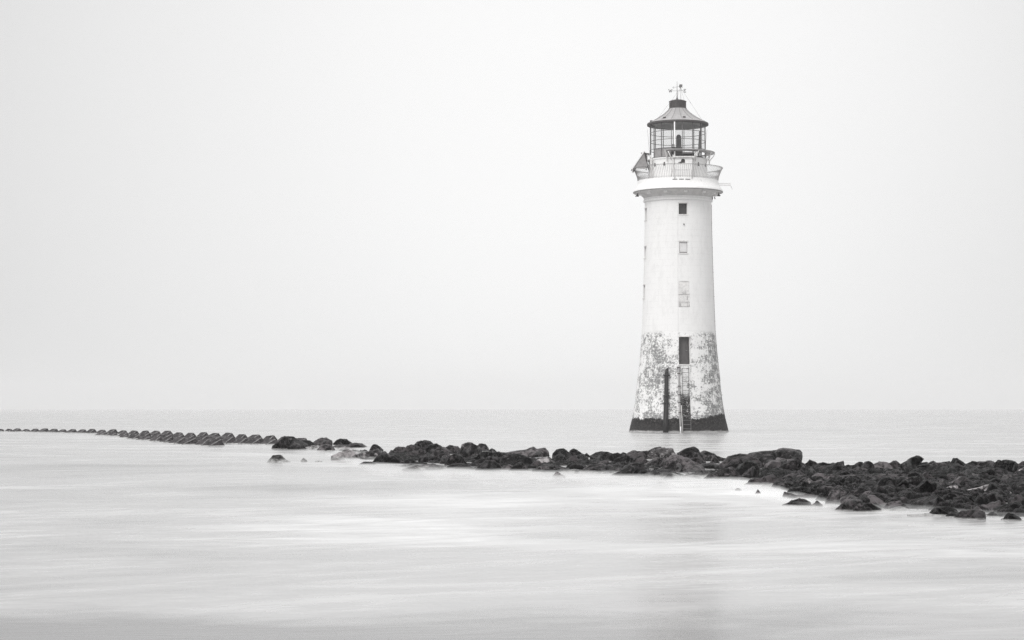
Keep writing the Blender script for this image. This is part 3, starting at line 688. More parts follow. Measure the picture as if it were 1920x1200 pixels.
# outrigger arm on the right with cable
mb = MB(); zz = Z(346.5); xa, xb = P(76), (1369.5 - AX) * PX
for dz in (-0.085, 0.085): mb.tube([(xa, 0, zz + dz), (xb, 0, zz + dz)], 0.022, 5)
for k in range(9):
    u = xa + (xb - xa) * k / 8; mb.tube([(u, 0, zz - 0.085), (u, 0, zz + 0.085)], 0.014, 4)
mb.box((xb, 0, zz), (0.06, 0.08, 0.24)); arm = mb.build('outrigger', M['paint_rust'], lh_)
mb = MB(); mb.tube([(xb, 0, zz - 0.08), (xb + 0.08, 0, zz - 0.16), (xb + 0.14, 0, zz - 0.28), (xb + 0.17, 0, zz - 0.42)], 0.014, 5); mb.build('cable', M['wire'], arm)
# floodlights and gadgets hanging under the lip
for (xx, yy, az_) in ((1196, 361.5, R(-64)), (1348, 362, R(66))):
    c_ = Vector(((xx - AX) * PX, -0.6, Z(yy)))
    mb = MB(); mb.tube([c_, c_ + Vector((0, 0, -0.16))], 0.03, 6); mb.tube([c_ + Vector((0, 0, -0.14)), c_ + Vector((0.0, -0.02, -0.24)), c_ + Vector((0, -0.04, -0.30))], [0.05, 0.07, 0.15], 8); mb.box(c_ + Vector((-0.02, -0.05, -0.33)), (0.30, 0.12, 0.04)); mb.build('floodlight', M['iron'], lh_)
mb = MB(); c_ = Vector(((1336 - AX) * PX, -0.3, Z(373))); mb.tube([c_ + Vector((0.02, 0, 0.12)), c_, c_ + Vector((-0.02, 0, -0.14))], [0.04, 0.06, 0.05], 8); mb.build('hook', M['iron'], lh_)
mb = MB(); c_ = Vector(((1340.5 - AX) * PX, -0.3, Z(372))); mb.tube([c_ + Vector((0.03, 0, 0.16)), c_ + Vector((0.0, 0, 0.0)), c_ + Vector((0.04, 0, -0.12))], [0.012, 0.05, 0.04], 6); mb.build('hook', M['iron'], lh_)
# cables looping over the gallery wall
def gal(x, y, h): return front(x, y, P(h) + 0.015)
strut('gallery_cable', [gal(1207.5, 338, 76), gal(1204, 343, 76.5), gal(1201.5, 350, 79), gal(1201, 356, 83)], 0.013, M['wire'])
strut('gallery_cable', [gal(1315, 336, 76), gal(1318, 342, 77), gal(1319, 348, 80), gal(1319, 354.5, 84)], 0.015, M['wire'])
strut('gallery_cable', [gal(1319, 356, 81), gal(1318, 360, 72), gal(1320, 364.5, 67)], 0.03, M['paint_rust'])
# foot: weed-black pipe, thin pipe, ladder
def off(x, y, o): 
    r = tr_(Z(y)) + o; return front(x, y, r)
mb = MB(); ys = [693, 700, 720, 745, 770, 790, 815]
mb.tube([off(1251.3, 690.5, 0.05), off(1250.8, 692, 0.16)] + [off(1249.6 - (y - 700) * 0.02, y, 0.22) for y in ys], [0.05, 0.09, 0.115, 0.14, 0.155, 0.17, 0.20, 0.21, 0.21], 12)
pipe = mb.build('black_pipe', M['black'], lh_)
for y in (703.5, 742, 755.5):
    mb = MB(); c_ = off(1249.6 - (y - 700) * 0.02, y, 0.22); mb.tube([c_ + Vector((0, 0.0, 0.06)), c_ + Vector((0, 0, 0.03)), c_ + Vector((0, 0, -0.03)), c_ + Vector((0, 0, -0.06))], [0.17, 0.235, 0.235, 0.17], 10); mb.box(c_ + Vector((0, 0.12, 0)), (0.56, 0.3, 0.06)); mb.build('pipe_collar', M['black'], pipe)
mb = MB(); mb.tube([off(1273.0, 684.5, 0.1), off(1272.6, 690, 0.12)] + [off(1272.4 + (y - 700) * 0.025, y, 0.12) for y in (700, 725, 750, 770, 790, 815)], [0.05] + [0.065] * 7, 8); tp = mb.build('thin_pipe', M['galv'], lh_)
for y in (689, 700, 724, 740, 754.5, 773):
    mb = MB(); mb.box(off(1272.4 + (y - 700) * 0.025, y, 0.11), (0.24, 0.22, 0.06)); mb.build('pipe_clip', M['iron'], tp)
mb = MB(); mb.tube([off(1275.5, 800, 0.24), off(1275.6, 814, 0.24)], 0.055, 8); mb.build('white_sleeve', M['paint'], tp)
strut('thin_pipe', [off(1276.8, 760, 0.1), off(1278, 785, 0.12), off(1279, 812, 0.12)], 0.035, M['paint_rust'])
def ladder(x0a, x1a, ya, x0b, x1b, yb_, step, o_, m_):
    mb = MB(); n = 7
    for xa_, xb_ in ((x0a, x0b), (x1a, x1b)): mb.tube([off(xa_ + (xb_ - xa_) * k / n, ya + (yb_ - ya) * k / n, o_) for k in range(n + 1)], 0.022, 6)
    L_ = mb.build('ladder', m_, lh_)
    y = ya + 1.0
    while y < yb_ - 1:
        f = (y - ya) / (yb_ - ya); mb = MB(); mb.tube([off(x0a + (x0b - x0a) * f, y, o_), off(x1a + (x1b - x1a) * f, y, o_)], 0.021, 6); mb.build('rung', m_, L_); y += step
    return L_
ladder(1278.6, 1290.8, 689.5, 1279.6, 1291.8, 783, 8.25, 0.17, M['iron'])
ladder(1279.6, 1294.6, 779, 1280, 1294.8, 814, 8.0, 0.30, M['frame'])

# ---------------------------------------------------------------- concrete blocks (left)
def interp(tab, x):
    if x <= tab[0][0]: return tab[0][1]
    for (x0, y0), (x1, y1) in zip(tab, tab[1:]):
        if x <= x1: return y0 + (y1 - y0) * (x - x0) / (x1 - x0)
    return tab[-1][1]
random.seed(5)
AXIS = Vector((-0.50, -1.0, -0.40))
def block_mesh(seed, AXIS=AXIS):
    rnd = random.Random(seed)
    w_, t_, h_ = 0.43, 0.17, 0.37
    prof_ = [(-w_, 0), (-t_, h_), (t_, h_), (w_, 0), (t_, -h_), (-t_, -h_)]
    bm = bmesh.new(); a = [bm.verts.new(Vector((x + rnd.uniform(-.015, .015), 0, z + rnd.uniform(-.015, .015)))) for x, z in prof_]
    b_ = [bm.verts.new(v.co + AXIS) for v in a]
    bm.faces.new(a[::-1]); bm.faces.new(b_)
    for i in range(6): bm.faces.new((a[i], a[(i + 1) % 6], b_[(i + 1) % 6], b_[i]))
    bm.normal_update()
    r = bmesh.ops.bevel(bm, geom=list(bm.edges), offset=0.022, segments=1, profile=0.5, affect='EDGES')
    for f in r['faces']: f.material_index = 1
    bmesh.ops.recalc_face_normals(bm, faces=bm.faces[:])
    me = bpy.data.meshes.new('concrete_block'); bm.to_mesh(me); bm.free()
    me.materials.append(M['block']); me.materials.append(M['block_edge']); return me
bmeshes = [block_mesh(s) for s in range(6)]
bshort = [block_mesh(s + 9, Vector((-0.26, -0.60, -0.22))) for s in range(6)]
ORD = ['first', 'second', 'third', 'fourth', 'fifth', 'sixth', 'seventh', 'eighth', 'ninth', 'tenth', 'eleventh', 'twelfth', 'thirteenth', 'fourteenth', 'fifteenth', 'sixteenth', 'seventeenth', 'eighteenth', 'nineteenth', 'twentieth', 'twenty-first', 'twenty-second', 'twenty-third', 'twenty-fourth', 'twenty-fifth', 'twenty-sixth', 'twenty-seventh', 'twenty-eighth', 'twenty-ninth', 'thirtieth']
pitch = [(0, 16.0), (100, 17.5), (200, 19.5), (330, 22), (430, 25), (500, 28), (650, 33)]
rowA_b = [(-40, 808.2), (0, 809), (100, 810.6), (200, 813.2), (300, 817.5), (400, 823.5), (480, 827.5), (560, 832.5)]
rowA_t = [(-40, 803.4), (0, 803.6), (100, 804), (200, 805.2), (300, 808), (400, 811), (480, 814.3), (560, 819.5)]
rowB_b = [(150, 813.5), (200, 816.5), (300, 823.5), (360, 828), (430, 832), (520, 834)]
rowB_t = [(150, 809.5), (200, 810), (300, 813.2), (360, 815.5), (430, 818.5), (520, 822)]
rowC_b = [(230, 820.5), (300, 828), (350, 833), (425, 838)]
rowC_t = [(230, 814.5), (300, 817.2), (350, 820), (425, 824)]
def place_row(x0, x1, tb, tt, name, phase=0.0):
    x = x0 + phase; cnt = 0
    while x < x1:
        yb_, yt = interp(tb, x), interp(tt, x)
        p = on_water(x, yb_); top_ = at(x, yt, p.y + 0.9)
        o = bpy.data.objects.new('concrete_block', (bmeshes if name == 'front' or x > 440 else bshort)[random.randrange(6)]); C.objects.link(o)
        s = 1.12 + random.uniform(-.08, .08) + (0.12 if x > 480 else 0)
        o.scale = (s, s, s); o.location = (top_.x, p.y + 0.9, top_.z - 0.37 * s + random.uniform(-.05, .04))
        o.rotation_euler = (R(random.uniform(-5, 5)), R(random.uniform(-4, 4)), R(random.uniform(-8, 8)))
        tag(o, 'dark wet concrete block, %s from left in the %s row of the sea wall' % (ORD[min(cnt, 29)], name), 'concrete block', 'concrete blocks of the sea wall')
        cnt += 1; x += interp(pitch, x)
place_row(2, 585, rowA_b, rowA_t, 'back')
place_row(188, 520, rowB_b, rowB_t, 'middle', 6)
place_row(232, 425, rowC_b, rowC_t, 'front', 2)

# ---------------------------------------------------------------- rocks
def ico(sub):
    bm = bmesh.new(); bmesh.ops.create_icosphere(bm, subdivisions=sub, radius=1.0)
    v = np.array([x.co[:] for x in bm.verts]); f = [tuple(q.index for q in p.verts) for p in bm.faces]; bm.free(); return v, f
ICO = {k: ico(k) for k in (4, 5)}
def facet(U_, Nn, dd, k=90.0):
    dots = U_ @ Nn.T
    r = np.where(dots > 0.02, dd / np.maximum(dots, 0.02), 50.0)
    r = np.minimum(r, 3.0)
    return -np.log(np.exp(-k * r).sum(1)) / k
def rock_mesh(poly, depth, seed, sub, rough):
    """poly: closed outline (x, z) in metres round the rock's own origin; depth: half thickness"""
    rs = np.random.RandomState(seed); V_, Fc = ICO[sub]
    n = rs.randint(9, 15)
    Nn = rs.normal(size=(n, 3)); Nn[:, 1] -= 0.25; Nn /= np.linalg.norm(Nn, axis=1)[:, None]
    dd = rs.uniform(0.45, 0.92, n)
    Nn = np.vstack([Nn, np.eye(3), -np.eye(3)]); dd = np.concatenate([dd, np.full(6, 1.0)])
    q = np.sqrt(V_[:, 0] ** 2 + V_[:, 2] ** 2)
    th = np.arctan2(V_[:, 2], V_[:, 0])
    sil = np.stack([np.cos(th), np.zeros_like(th), np.sin(th)], 1)
    rf = np.clip(facet(V_, Nn, dd) / facet(sil, Nn, dd), 0.45, 1.7)
    pl = np.array(poly); zt_ = pl[:, 1].max(); zb_ = pl[:, 1].min()
    c0 = np.array([pl[:, 0].mean() * 0.5 + (pl[:, 0].max() + pl[:, 0].min()) * 0.25, zb_ + (zt_ - zb_) * 0.40])
    dx, dz = np.cos(th), np.sin(th); best = np.full(len(th), 1e9)
    for i in range(len(pl)):
        a = pl[i] - c0; b_ = pl[(i + 1) % len(pl)] - c0; e = b_ - a
        den = dx * e[1] - dz * e[0]; den = np.where(np.abs(den) < 1e-9, 1e-9, den)
        t_ = (a[0] * e[1] - a[1] * e[0]) / den; s_ = (a[0] * dz - a[1] * dx) / den
        ok = (t_ > 0) & (s_ >= -1e-6) & (s_ <= 1 + 1e-6); best = np.where(ok & (t_ < best), t_, best)
    best = np.where(best > 1e8, 0.2, best)
    qq = q * rf
    co = np.stack([c0[0] + best * dx * np.minimum(qq, 1.03), V_[:, 1] * rf * depth, c0[1] + best * dz * np.minimum(qq, 1.03)], 1)
    size = max(pl[:, 0].max() - pl[:, 0].min(), zt_ - zb_)
    so = Vector(rs.uniform(-50, 50, 3))
    amp = rough * min(size, 1.0)
    cen = np.array([c0[0], 0, c0[1]]); nr = co - cen; nr /= np.maximum(np.linalg.norm(nr, axis=1), 1e-6)[:, None]
    sc1 = 1.7 / max(0.25, min(size, 0.9))
    nz = np.array([noise.fractal(Vector(c) * sc1 + so, 0.9, 2.1, 5) for c in co])
    cr_ = np.array([abs(noise.noise(Vector(c) * sc1 * 1.3 - so)) for c in co])
    nz = nz - np.maximum(0, 0.16 - cr_) * 3.0
    ly = np.array([noise.noise(Vector((c[0] * sc1 * .5, c[1] * sc1 * .5, c[2] * sc1 * 2.2)) + so) for c in co])
    co = co + nr * (nz * amp * 0.7 + ly * amp * 0.5)[:, None]
    me = bpy.data.meshes.new('rock'); me.from_pydata(co.tolist(), [], Fc)
    me.polygons.foreach_set('use_smooth', [True] * len(Fc)); me.set_sharp_from_angle(angle=R(38)); return me

# outlines of the rocks that show one by one: (waterline row, kind, outline points left to right)
RK = '''
842 d 510,837 519,831 534,818.5 550,818.5 555,824 563.5,828 574,833.5
836 d 580.6,834.5 595.5,824 604,821 611.6,821 622,826 623.3,831
845 m 595.6,844 602,835.5 610.5,833 619,834 627.6,842
835 d 624.4,831 637,822.7 652,822.7 660.7,830
839 d 625.5,836.6 636,833.4 649,833.4 661.7,831 676.7,832.3 686.3,838.7
867 v 503.7,865 512,854.7 525,854.3 531.5,862 542,866.5
866 v 563.5,864 569,858.6 576.3,863
866 v 591.3,865 597.7,862.8 604,865
862 v 622,855 641.7,847 650,841.7 660,845 670,853
852 v 671,850 677,845 690,846 700,850
846 d 691.7,843.7 700,833 706,834.5 712.5,839.6 718.8,843.7
862 v 656,860 662.5,854 683,850 698,845 708,842.3 713.5,849
856 d 713.5,854 715.6,847.5 723,846 728,851
858 d 727,850 733,843.7 739.6,845.8 744.8,852
872 d 674,871 683,865.6 698,865.6 706,869
871 d 698,866.7 708,856 723,851 741.7,851 752,860 758,866.7
861 d 692.7,859 699,854 705,857
851 d 735,845 741.7,836.5 756,835.4 767,839.6 775,846
851 d 758,842 762,835.5 771,833.3 781,837.5 793.7,841.7 800,849
845 d 773,839 783,829 796,825.4 806,828 810.4,832.3 812,838
850 d 796,842.7 805,834 819,831.7 826,837.5 835.4,843.7
857 d 756,854 773,848 787.5,842.7 797,845 802,852
852 d 831,841 841.7,834.4 858,836.5 864.6,841.7 865,849
860 m 861.5,846 866,834 877,830 885,830 896,836.5 903,844
846 d 894,839 901,831 910,832.3 916.7,840.6
848 d 916.7,843.7 923,840.6 931,846
868 d 784,862 787.5,856 798,853 803,857
866 d 800,862 806,852 814.6,846 829,846 839.6,854
854 d 812,846 821,839.6 831,838.5 842,845
876 m 835.4,870 846,854 856,849 864.6,852 873,862.5 881,873
871 m 824,866 831,854 837.5,853 843,862
882 v 754,881 777,873 808,872 833,875 838,880
870 m 802,868 814.6,863.5 825,868
880 d 834,878 846,870 866.7,870 883,877
864 m 883,858 893.7,850 908,846 921,847 925,854
862 d 912.5,856 923,848 937.5,847 950,849 956,856
872 d 893.7,868.7 902,860 916.7,855 933,856 941.7,864.6
878 m 885,876 891.7,870 900,869 906,875
883 d 891.7,881 900,873 912.5,865.6 925,864.6 935.4,871 941.7,878
858 m 947,850 969,846 987.5,843.7 1000,838.5 1006,842.7 1012.5,841.7 1021,840 1027.5,847
873 m 936.5,866.7 943.7,854 968.7,852 987.5,856 1002,864.6
884 d 955,882 964.6,872 977,866.7 987.5,873 993.7,881
883 m 939,879 954,872 965,874 970,880
871 p 1006,862.5 1016.7,858 1029,859 1041.7,866.7
876 d 996,872 1002,863.5 1012.5,864.6 1018,872
885 m 993.7,881 1016.7,871 1035,871 1060,879
862 m 1035,852 1043.7,842.7 1056,841.7 1068.7,848 1073,855
869 d 1033,862 1046,853 1058,855 1064.6,864.6
856 d 1068.7,846 1076,841.7 1087.5,847 1095,852
858 d 1095,853 1100,849 1109,857
870 d 1062.5,864.6 1068.7,855 1079,853 1085,862
863 d 1079,856 1091.7,852 1104,858
868 d 1077,864 1093.7,859 1112,864
864 m 1107,855 1118.7,848 1139.6,847.5 1149,851 1151,857
864 d 1115.6,858 1121,852 1126,858
866 d 1140.6,862 1145,853 1158,849 1167,854
871 m 1148,867 1158,858 1175,853 1187.5,858 1191,866
858 d 1161,852 1169,848 1177,852
862 d 1175,852 1187.5,846 1212.5,845 1220,851
872 d 1186,864 1195,856 1202,853 1208,857 1216,866
852 m 1210,849 1227,839.6 1237.5,837.5 1243,842
862 p 1204,860 1225,844 1241.7,839.6 1262.5,839.6 1267,849
876 m 1208,873 1225,860 1241.7,856 1254,862
886 m 1233.7,882 1247,863 1262,853 1269,853 1290,863 1312.5,872.5 1317,880
893 d 1146,892 1162.5,883 1183,869 1200,868 1221,884
896 v 1035,894 1043.7,883 1060,893
888 v 1045,886 1080,879 1112,886
896 v 1198,893 1212,888 1233,882 1254,882 1275,892
884 d 1061.5,878 1066.7,869 1083,870 1095,877
886 m 1096,881 1108,873 1137.5,873 1172,880
868 d 1273,851 1288,842.5 1303,839.7 1310.6,844 1318,857.5 1322,865
866 m 1314,850 1322,846 1339,851 1350,857.5 1363,860
870 m 1332,860 1337,852 1344,857.5 1350,867
880 d 1350,872 1368.7,857.5 1387.5,852 1404,853 1418,858 1426,868
878 m 1406,856 1414,851 1440,847 1470,842.5 1485,842.5 1502,845.6 1505,851 1500,866
880 m 1434,873 1443.7,863 1462.5,860 1487,863 1502,871
895 m 1378,883 1389,868.7 1404,862 1415.6,866 1423,876 1425,890
897 d 1391,893 1398.7,883.7 1412,874 1421,885.6
899 d 1361,896 1367,878 1374,876 1380,883.7 1391,892
899 m 1320,897 1335,887.5 1350,880 1365,878 1370,887
897 v 1278,894 1301,888 1342,887.5 1352,894
872 d 1286,862 1305,858 1322,866
880 m 1314,872 1338.7,868 1367,875
910 d 1395,908 1410,900.6 1425,898.7 1445.6,892 1458,900
916 m 1451,913 1457,904 1470,900.6 1487,902.5 1490,912
908 d 1470,901 1475.6,895 1483,897 1486,904
914 p 1498,911 1507.5,900.6 1517,896 1522.5,899.7 1524,910
912 d 1490.6,909 1492.5,900.6 1509,895 1519,899
888 d 1462,876 1474,867 1492.5,864 1509,870.6 1512,882
890 m 1425,886 1459,878 1481,882 1492,887
900 d 1462.5,897 1477.5,889 1500,882 1513,890
897 m 1512,892 1517,880 1524,877 1530,889
901 m 1522,896 1530,887.5 1547,889 1562,896
928 m 1476,921 1481,914 1500,913 1518.7,915.6 1522,923
949 m 1466,948 1487,940 1500,934 1513,940 1526,948
950 m 1525,949 1533,938 1542,949
926 m 1416,925 1421,917.5 1427,925
935 d 1474,932 1477.5,924 1492,928 1515,927 1534,932
914 v 1430,913 1447,906 1462,912
920 v 1378,918 1384,915 1391,919
878 m 1507,871 1517.5,862 1527,866 1535,873
878 d 1531,871 1541.6,865 1559,870
876 d 1557,870 1581,864 1582,870.5
884 d 1592,876 1609,866 1616,867 1622,877
887 d 1614,876 1620,866 1627,864 1637,871.6 1640,880
888 d 1592,885 1607,874 1622.5,876 1632,885
886 m 1636,874 1651,866 1666,868 1674,877
884 d 1664,872 1679,864 1687,869 1692,877
886 m 1688,871 1705.6,858 1719,854 1730,862 1724,868 1718,878
887 m 1706,881 1719,871.6 1740.6,867 1749,878
872 d 1743,867 1749,864 1756,867
884 d 1738,880 1751.6,868 1767,867 1775,876
876 d 1762,868 1781,864.6 1782,872
880 m 1782,871 1789,859.5 1795,859.5 1806,867 1814,874
887 d 1768,883 1780,872.7 1795,869 1804,877
880 d 1809,871 1824,864 1861,865 1865,875
890 m 1856,882 1862,868 1870,862 1894,862 1905,870.5 1907,880
878 d 1905,870 1916,864 1926,864 1938,871
920 m 1642,913 1653,898 1662,893.5 1688,898 1712,914
927 d 1655,924 1673,914 1697,913 1707,921
944 m 1549,937 1559,919.7 1574,915 1587.5,924 1586,938
946 d 1547,942 1553,936 1573,943
936 m 1585,934 1594,922 1614,914 1627,918.6 1630,929
937 m 1612,933 1622.5,924 1631,921 1642,930
958 m 1562,956 1583,937 1596,931 1609,933 1624,946
952 m 1623,941 1631,929.5 1640,929.5 1664,945
960 m 1602,956 1609,946 1620,944 1637,958
959 d 1617,945 1631,941.6 1653,957
943 d 1649,937 1657.5,930.6 1668.5,930.6 1677,939
956 m 1656,952 1666,942.7 1688,940.5 1699,951
938 m 1675,936 1686,924 1703.5,922 1709,927
944 m 1697,943 1710,936 1721,924 1732,925 1745,935
954 m 1713,952 1725,939 1751.6,929.5 1760,933 1772,945
946 d 1768,940 1775.6,926 1786.6,926 1804,940
934 d 1769,926 1777,917.5 1815,924 1822,930
953 m 1759,951 1769,946 1779,949
955 m 1777,950 1782,944 1806,944 1813,950
967 d 1742,962 1751.6,953.6 1793,954.7 1802,961
970 m 1772,966 1782,959 1795,962
973 d 1789,970 1802,957 1824,954.7 1839,959 1841,967
964 m 1823,956 1832.5,947 1842,957
970 d 1852,968 1863,960.6 1874,967
976 m 1879,974 1889,962 1900,963.5 1913,973
966 d 1901,962 1911,953.6 1925,954.7 1937,962
950 d 1887,947 1900,930.6 1909,926 1916,928.5 1927,945
912 m 1853,905 1861,895.6 1874,898 1882,907
908 p 1879,900 1885,891.7 1896,891 1902.5,900 1901,907
914 p 1814,911 1820.5,900 1828,904 1838,912
929 p 1879,927 1889,918.6 1897,925
916 m 1874,916 1895,909 1920,898 1932,905
925 d 1889,918 1905,911 1920,905.5 1937,912
927 m 1853,920 1859,906.6 1870,906.6 1876,918
916 p 1746,915 1756,906.6 1766,898 1770,903 1765,912
914 d 1739,911 1745,901 1753,908
914 m 1724,911 1727.5,900 1740,908
919 m 1788,916 1800,909 1817,914
899 d 1571,896 1600,890 1640,889 1690,890 1702,896
917 d 1594,914 1609,905.5 1631,902 1646,908
928 d 1533,925 1544,911 1563.5,913 1572,923
903 m 1522,897 1533,888 1568,889 1572,898
838 d 558,833 566,827 580,826 590,834
842 v 572,839 588,834.5 602,840
844 v 622,842 645,838.5 668,843
849 v 640,848 662,843.5 684,847
850 d 676,847 684,843 693,848
958 v 1655,956.5 1680,950.5 1705,956
968 v 1702,965.5 1735,962 1765,966.5
'''
ROCKS = []      # (x, ytop, ybase, width px, kind, mesh-data object)
KM = {'d': 'rock', 'm': 'rock_mid', 'p': 'rock_pale', 'v': 'rock_veil'}
def make_rock(yb_, kd, pts, seed, rough=0.075, lowpoly=False):
    xs = [p[0] for p in pts]; xc = (min(xs) + max(xs)) / 2; wpx = max(xs) - min(xs)
    p0 = on_water(xc, yb_); Y = p0.y
    sc = Y / F
    depth = max(0.12, wpx * sc * (0.42 + 0.2 * ((seed * 37) % 10) / 10)); depth = min(depth, 1.2)
    Yc = Y + depth * 0.55
    W_ = [at(x, y, Yc) for x, y in pts]
    xo = at(xc, yb_, Yc).x
    poly = [(v.x - xo, max(v.z, 0.02)) for v in W_]
    sd_ = 0.10 * (poly[-1][0] - poly[0][0])
    poly = [(poly[0][0] - sd_ * .4, -0.22)] + poly + [(poly[-1][0] + sd_ * .4, -0.22)]
    poly = poly[::-1]
    me = rock_mesh(poly, depth, seed, 5 if wpx > 26 else 4, rough)
    me.materials.append(M[KM[kd]])
    o = bpy.data.objects.new('rock', me); C.objects.link(o); o.location = (xo, Yc, 0)
    ROCKS.append([xc, min(p[1] for p in pts), yb_, wpx, kd, o, pts, sc])
    return o
for i, line in enumerate(RK.strip().split('\n')):
    q = line.split(); make_rock(float(q[0]), q[1], [tuple(map(float, s.split(','))) for s in q[2:]], 100 + i)
# small rocks filling between them
frontl = [(700, 868), (760, 876), (840, 878), (900, 881), (1000, 884), (1150, 888), (1300, 893), (1400, 900), (1460, 915), (1500, 930), (1560, 945), (1620, 955), (1700, 955), (1800, 966), (1920, 972), (2000, 975)]
backl = [(700, 850), (800, 852), (900, 856), (1000, 862), (1100, 864), (1200, 864), (1300, 872), (1400, 882), (1500, 878), (1600, 878), (1920, 876), (2000, 876)]
rnd = random.Random(11)
n = 0; tries = 0; HAND = [(r[0], r[1], r[2], r[3]) for r in ROCKS]
while n < 128 and tries < 20000:
    tries += 1
    x = rnd.uniform(1470, 1945) if n > 20 else rnd.uniform(760, 1470); yb_ = rnd.uniform(interp(backl, x) + 2, interp(frontl, x) - 2)
    s = F / on_water(x, yb_).y
    wpx = s * rnd.uniform(0.28, 0.66); hpx = wpx * rnd.uniform(0.26, 0.55)
    if x < 1480: wpx *= 0.9; hpx *= 0.7
    if any(abs(x - hx) < hw * 0.40 + wpx * 0.12 and ht + (hb - ht) * 0.45 < yb_ < hb + hpx * 0.5 for hx, ht, hb, hw in HAND): continue
    HAND.append((x, yb_ - hpx * 0.5, yb_ - hpx * 0.25, wpx * 0.5))
    k = rnd.choice('abcd')
    if rnd.random() < 0.3: k = 'e'
    if k == 'e': pts = [(-.5, .15), (-.46, .45), (.12, .72), (.40, 1), (.50, .80), (.42, .2)]
    elif k == 'a': pts = [(-.5, .25), (-.2, .85), (.1, 1), (.5, .2)]
    elif k == 'b': pts = [(-.5, .4), (-.35, .8), (.2, 1), (.45, .7), (.5, .2)]
    elif k == 'c': pts = [(-.5, .1), (.05, 1), (.3, .7), (.5, .15)]
    else: pts = [(-.5, .3), (-.1, .6), (.3, 1), (.48, .75), (.5, .2)]
    sg = rnd.choice((-1, 1)); pts = [(x + sg * u * wpx, yb_ - v * hpx) for u, v in pts]
    if sg < 0: pts = pts[::-1]
    pts = [(u, v + rnd.uniform(-.08, .08) * hpx) for u, v in pts]
    make_rock(yb_, rnd.choice('ddddmmmp' if rnd.random() < .2 else 'ddmm'), pts, 500 + n, 0.09); n += 1

# labels: size, shape and tone, then ordinal within its row of its stretch of the reef
def place(x):
    for lim, s in ((590, 'past the concrete blocks'), (692, 'on the left tip'), (862, 'left of the round boulder'), (1032, 'right of the round boulder'), (1180, 'left of the lighthouse'), (1345, 'below the lighthouse'), (1512, 'beside the long slab'), (1640, 'right of the long slab'), (1765, 'below the skyline wedge'), (9999, 'at the far right')):
        if x < lim: return s
def shape(pts, wpx):
    h = max(p[1] for p in pts) - min(p[1] for p in pts)
    top_ = min(p[1] for p in pts); flat = [p[0] for p in pts if p[1] < top_ + 0.28 * max(h, 1)]
    fl = (max(flat) - min(flat)) / wpx
    if h < 0.22 * wpx: return 'flat'
    if fl < 0.12: return 'pointed'
    if fl > 0.55: return 'blocky'
    return 'rounded'
from collections import defaultdict
grp = defaultdict(list)
for r in ROCKS:
    x, yt, yb_, wpx, kd, o, pts, sc = r
    wm = wpx * sc
    size = 'small' if wm < 0.38 else ('big' if wm > 1.1 else 'medium')
    fr_, bk_ = interp(frontl, x), interp(backl, x)
    row = 'front row' if yb_ > fr_ - (fr_ - bk_) * 0.28 else ('back row' if yb_ < bk_ + (fr_ - bk_) * 0.30 else 'middle row')
    tone = {'d': 'dark', 'm': 'grey', 'p': 'pale', 'v': 'foam-washed'}[kd]
    grp[(size, tone, shape(pts, wpx), row, place(x))].append((x, o))
for (size, tone, shp, row, pl), L_ in grp.items():
    L_.sort(key=lambda q: q[0])
    for i, (x, o) in enumerate(L_):
        if len(L_) == 1: lab = 'the only %s %s %s rock in the %s %s' % (size, tone, shp, row, pl)
        else: lab = '%s %s %s rock, %s from left, %s %s' % (size, tone, shp, ORD[i], row, pl)
        tag(o, lab, 'rock', 'rocks of the reef')
special = {(1456, 842.5): 'long sloping slab, the longest rock, jutting right above the skyline right of the lighthouse',
           (882, 830): 'tall round boulder standing highest on the left part of the reef',
           (1275, 853): 'large pyramid-shaped boulder with pale streaks directly below the lighthouse',
           (542, 818.5): 'large dark rock lying against the right end of the concrete blocks',
           (1709, 854): 'raised wedge-shaped rock leaning up to the right on the skyline near the right',
           (1677, 893.5): 'tilted slab with a pale left face in the middle of the right heap',
           (1402, 862): 'round-topped boulder with white water draining round it, in front of the long slab'}
for (sx, sy), lab in special.items():
    r = min(ROCKS, key=lambda q: abs(q[0] - sx) + abs(q[1] - sy) * 3); r[5]['label'] = lab

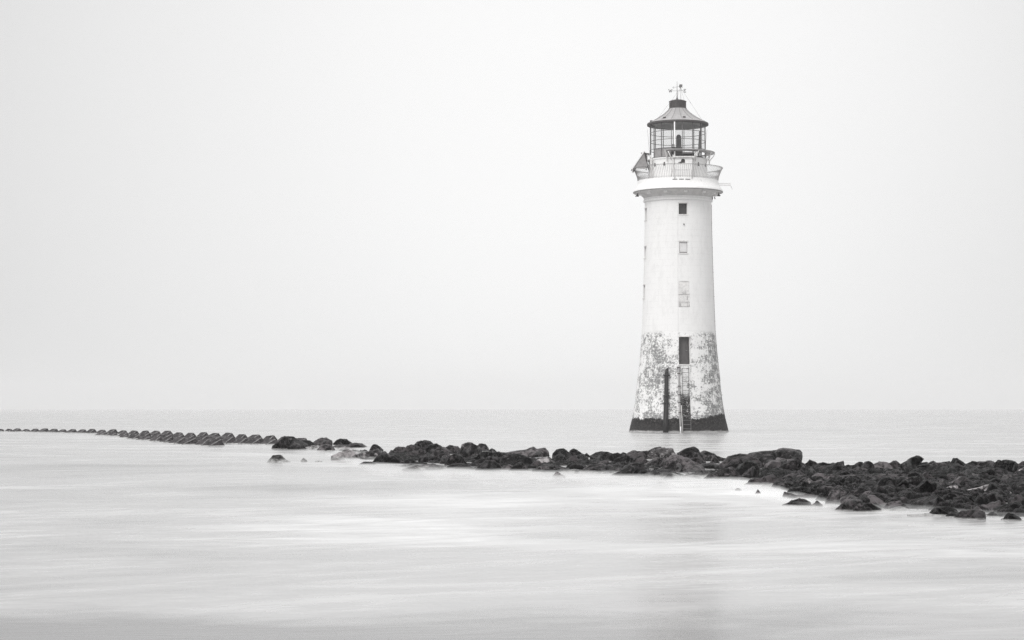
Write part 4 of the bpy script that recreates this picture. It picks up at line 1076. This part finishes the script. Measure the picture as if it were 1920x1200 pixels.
# rubble bed under and between the rocks
mb = MB(); nx, ny = 520, 190
vs = []
for i in range(nx + 1):
    x = 690 + (2080 - 690) * i / nx
    ya, yc = interp(backl, x) - 2, interp(frontl, x) + 3
    for j in range(ny + 1):
        f = j / ny; p = on_water(x, ya + (yc - ya) * f)
        e = min(1, min(f, 1 - f) / 0.07) * sstep(690, 760, x)
        h = noise.fractal(Vector((p.x * 1.4, p.y * 1.1, 3)), 0.8, 2.1, 5) * 0.13 + noise.noise(Vector((p.x * 0.35, p.y * 0.12, 9))) * 0.10
        vd = noise.voronoi(Vector((p.x * 2.6, p.y * 2.0, 0.5)))[0]
        h += noise.noise(Vector((p.x * 5, p.y * 5, 1))) * 0.03 + (min(vd[1] - vd[0], 0.35) - 0.17) * (0.16 + 0.24 * sstep(1430, 1600, x))
        amp = 0.01 + 0.04 * sstep(1400, 1600, x) + 0.035 * sstep(1650, 1750, x)
        vs.append((p.x, p.y, -0.12 + e * (0.10 + amp + h)))
fs = [(i * (ny + 1) + j, i * (ny + 1) + j + 1, (i + 1) * (ny + 1) + j + 1, (i + 1) * (ny + 1) + j) for i in range(nx) for j in range(ny)]
mb.add(vs, fs, 0, True)
tag(mb.build('rubble', M['rubble']), 'dark wet rubble and silt between the rocks of the reef', 'rubble', kind='stuff')

# low spray hanging over the wash along the rocks: two closed slabs of thin mist
m = bpy.data.materials.new('sea_spray_air'); m.use_nodes = True; t = m.node_tree; t.nodes.remove(t.nodes['Principled BSDF'])
pv = nn(t, 'ShaderNodeVolumePrincipled'); pv.inputs['Color'].default_value = (0.99, 0.99, 0.99, 1)
pv.inputs['Density'].default_value = 0.30; t.links.new(pv.outputs[0], t.nodes['Material Output'].inputs['Volume'])
def mist(pxs, top_z):
    """pxs: (x, far row, near row) in photo pixels, traced on the water"""
    far = [on_water(x, a) for x, a, b_ in pxs]; near = [on_water(x, b_) for x, a, b_ in pxs]
    ringp = near + far[::-1]; n_ = len(ringp)
    mb = MB(); mb.add([(p.x, p.y, 0.004) for p in ringp] + [(p.x, p.y, top_z) for p in ringp], [tuple(range(n_))[::-1], tuple(range(n_, 2 * n_))] + [(i, (i + 1) % n_, n_ + (i + 1) % n_, n_ + i) for i in range(n_)])
    o = mb.build('sea_mist', m); tag(o, 'thin white spray hanging low along the front of the rocks', kind='stuff'); return o
line = []
rm = random.Random(3)
for x in range(610, 1960, 30):
    f0 = interp([(470, 845), (600, 850), (690, 862)] + [(a, b_ - 7) for a, b_ in frontl[1:]], x)
    wd = interp([(470, 2), (600, 22), (1000, 26), (1300, 30), (1480, 30), (1600, 9), (1960, 6)], x) * rm.uniform(0.7, 1.3)
    tp = min(1, (x - 610) / 90)
    line.append((x, f0 + 1 - wd * 0.05, f0 + 1.2 + (3 + wd) * tp))
mist(line, 0.04)
mist([(x, a + (b_ - a) * 0.2, b_ - (b_ - a) * 0.2) for x, a, b_ in line], 0.09)
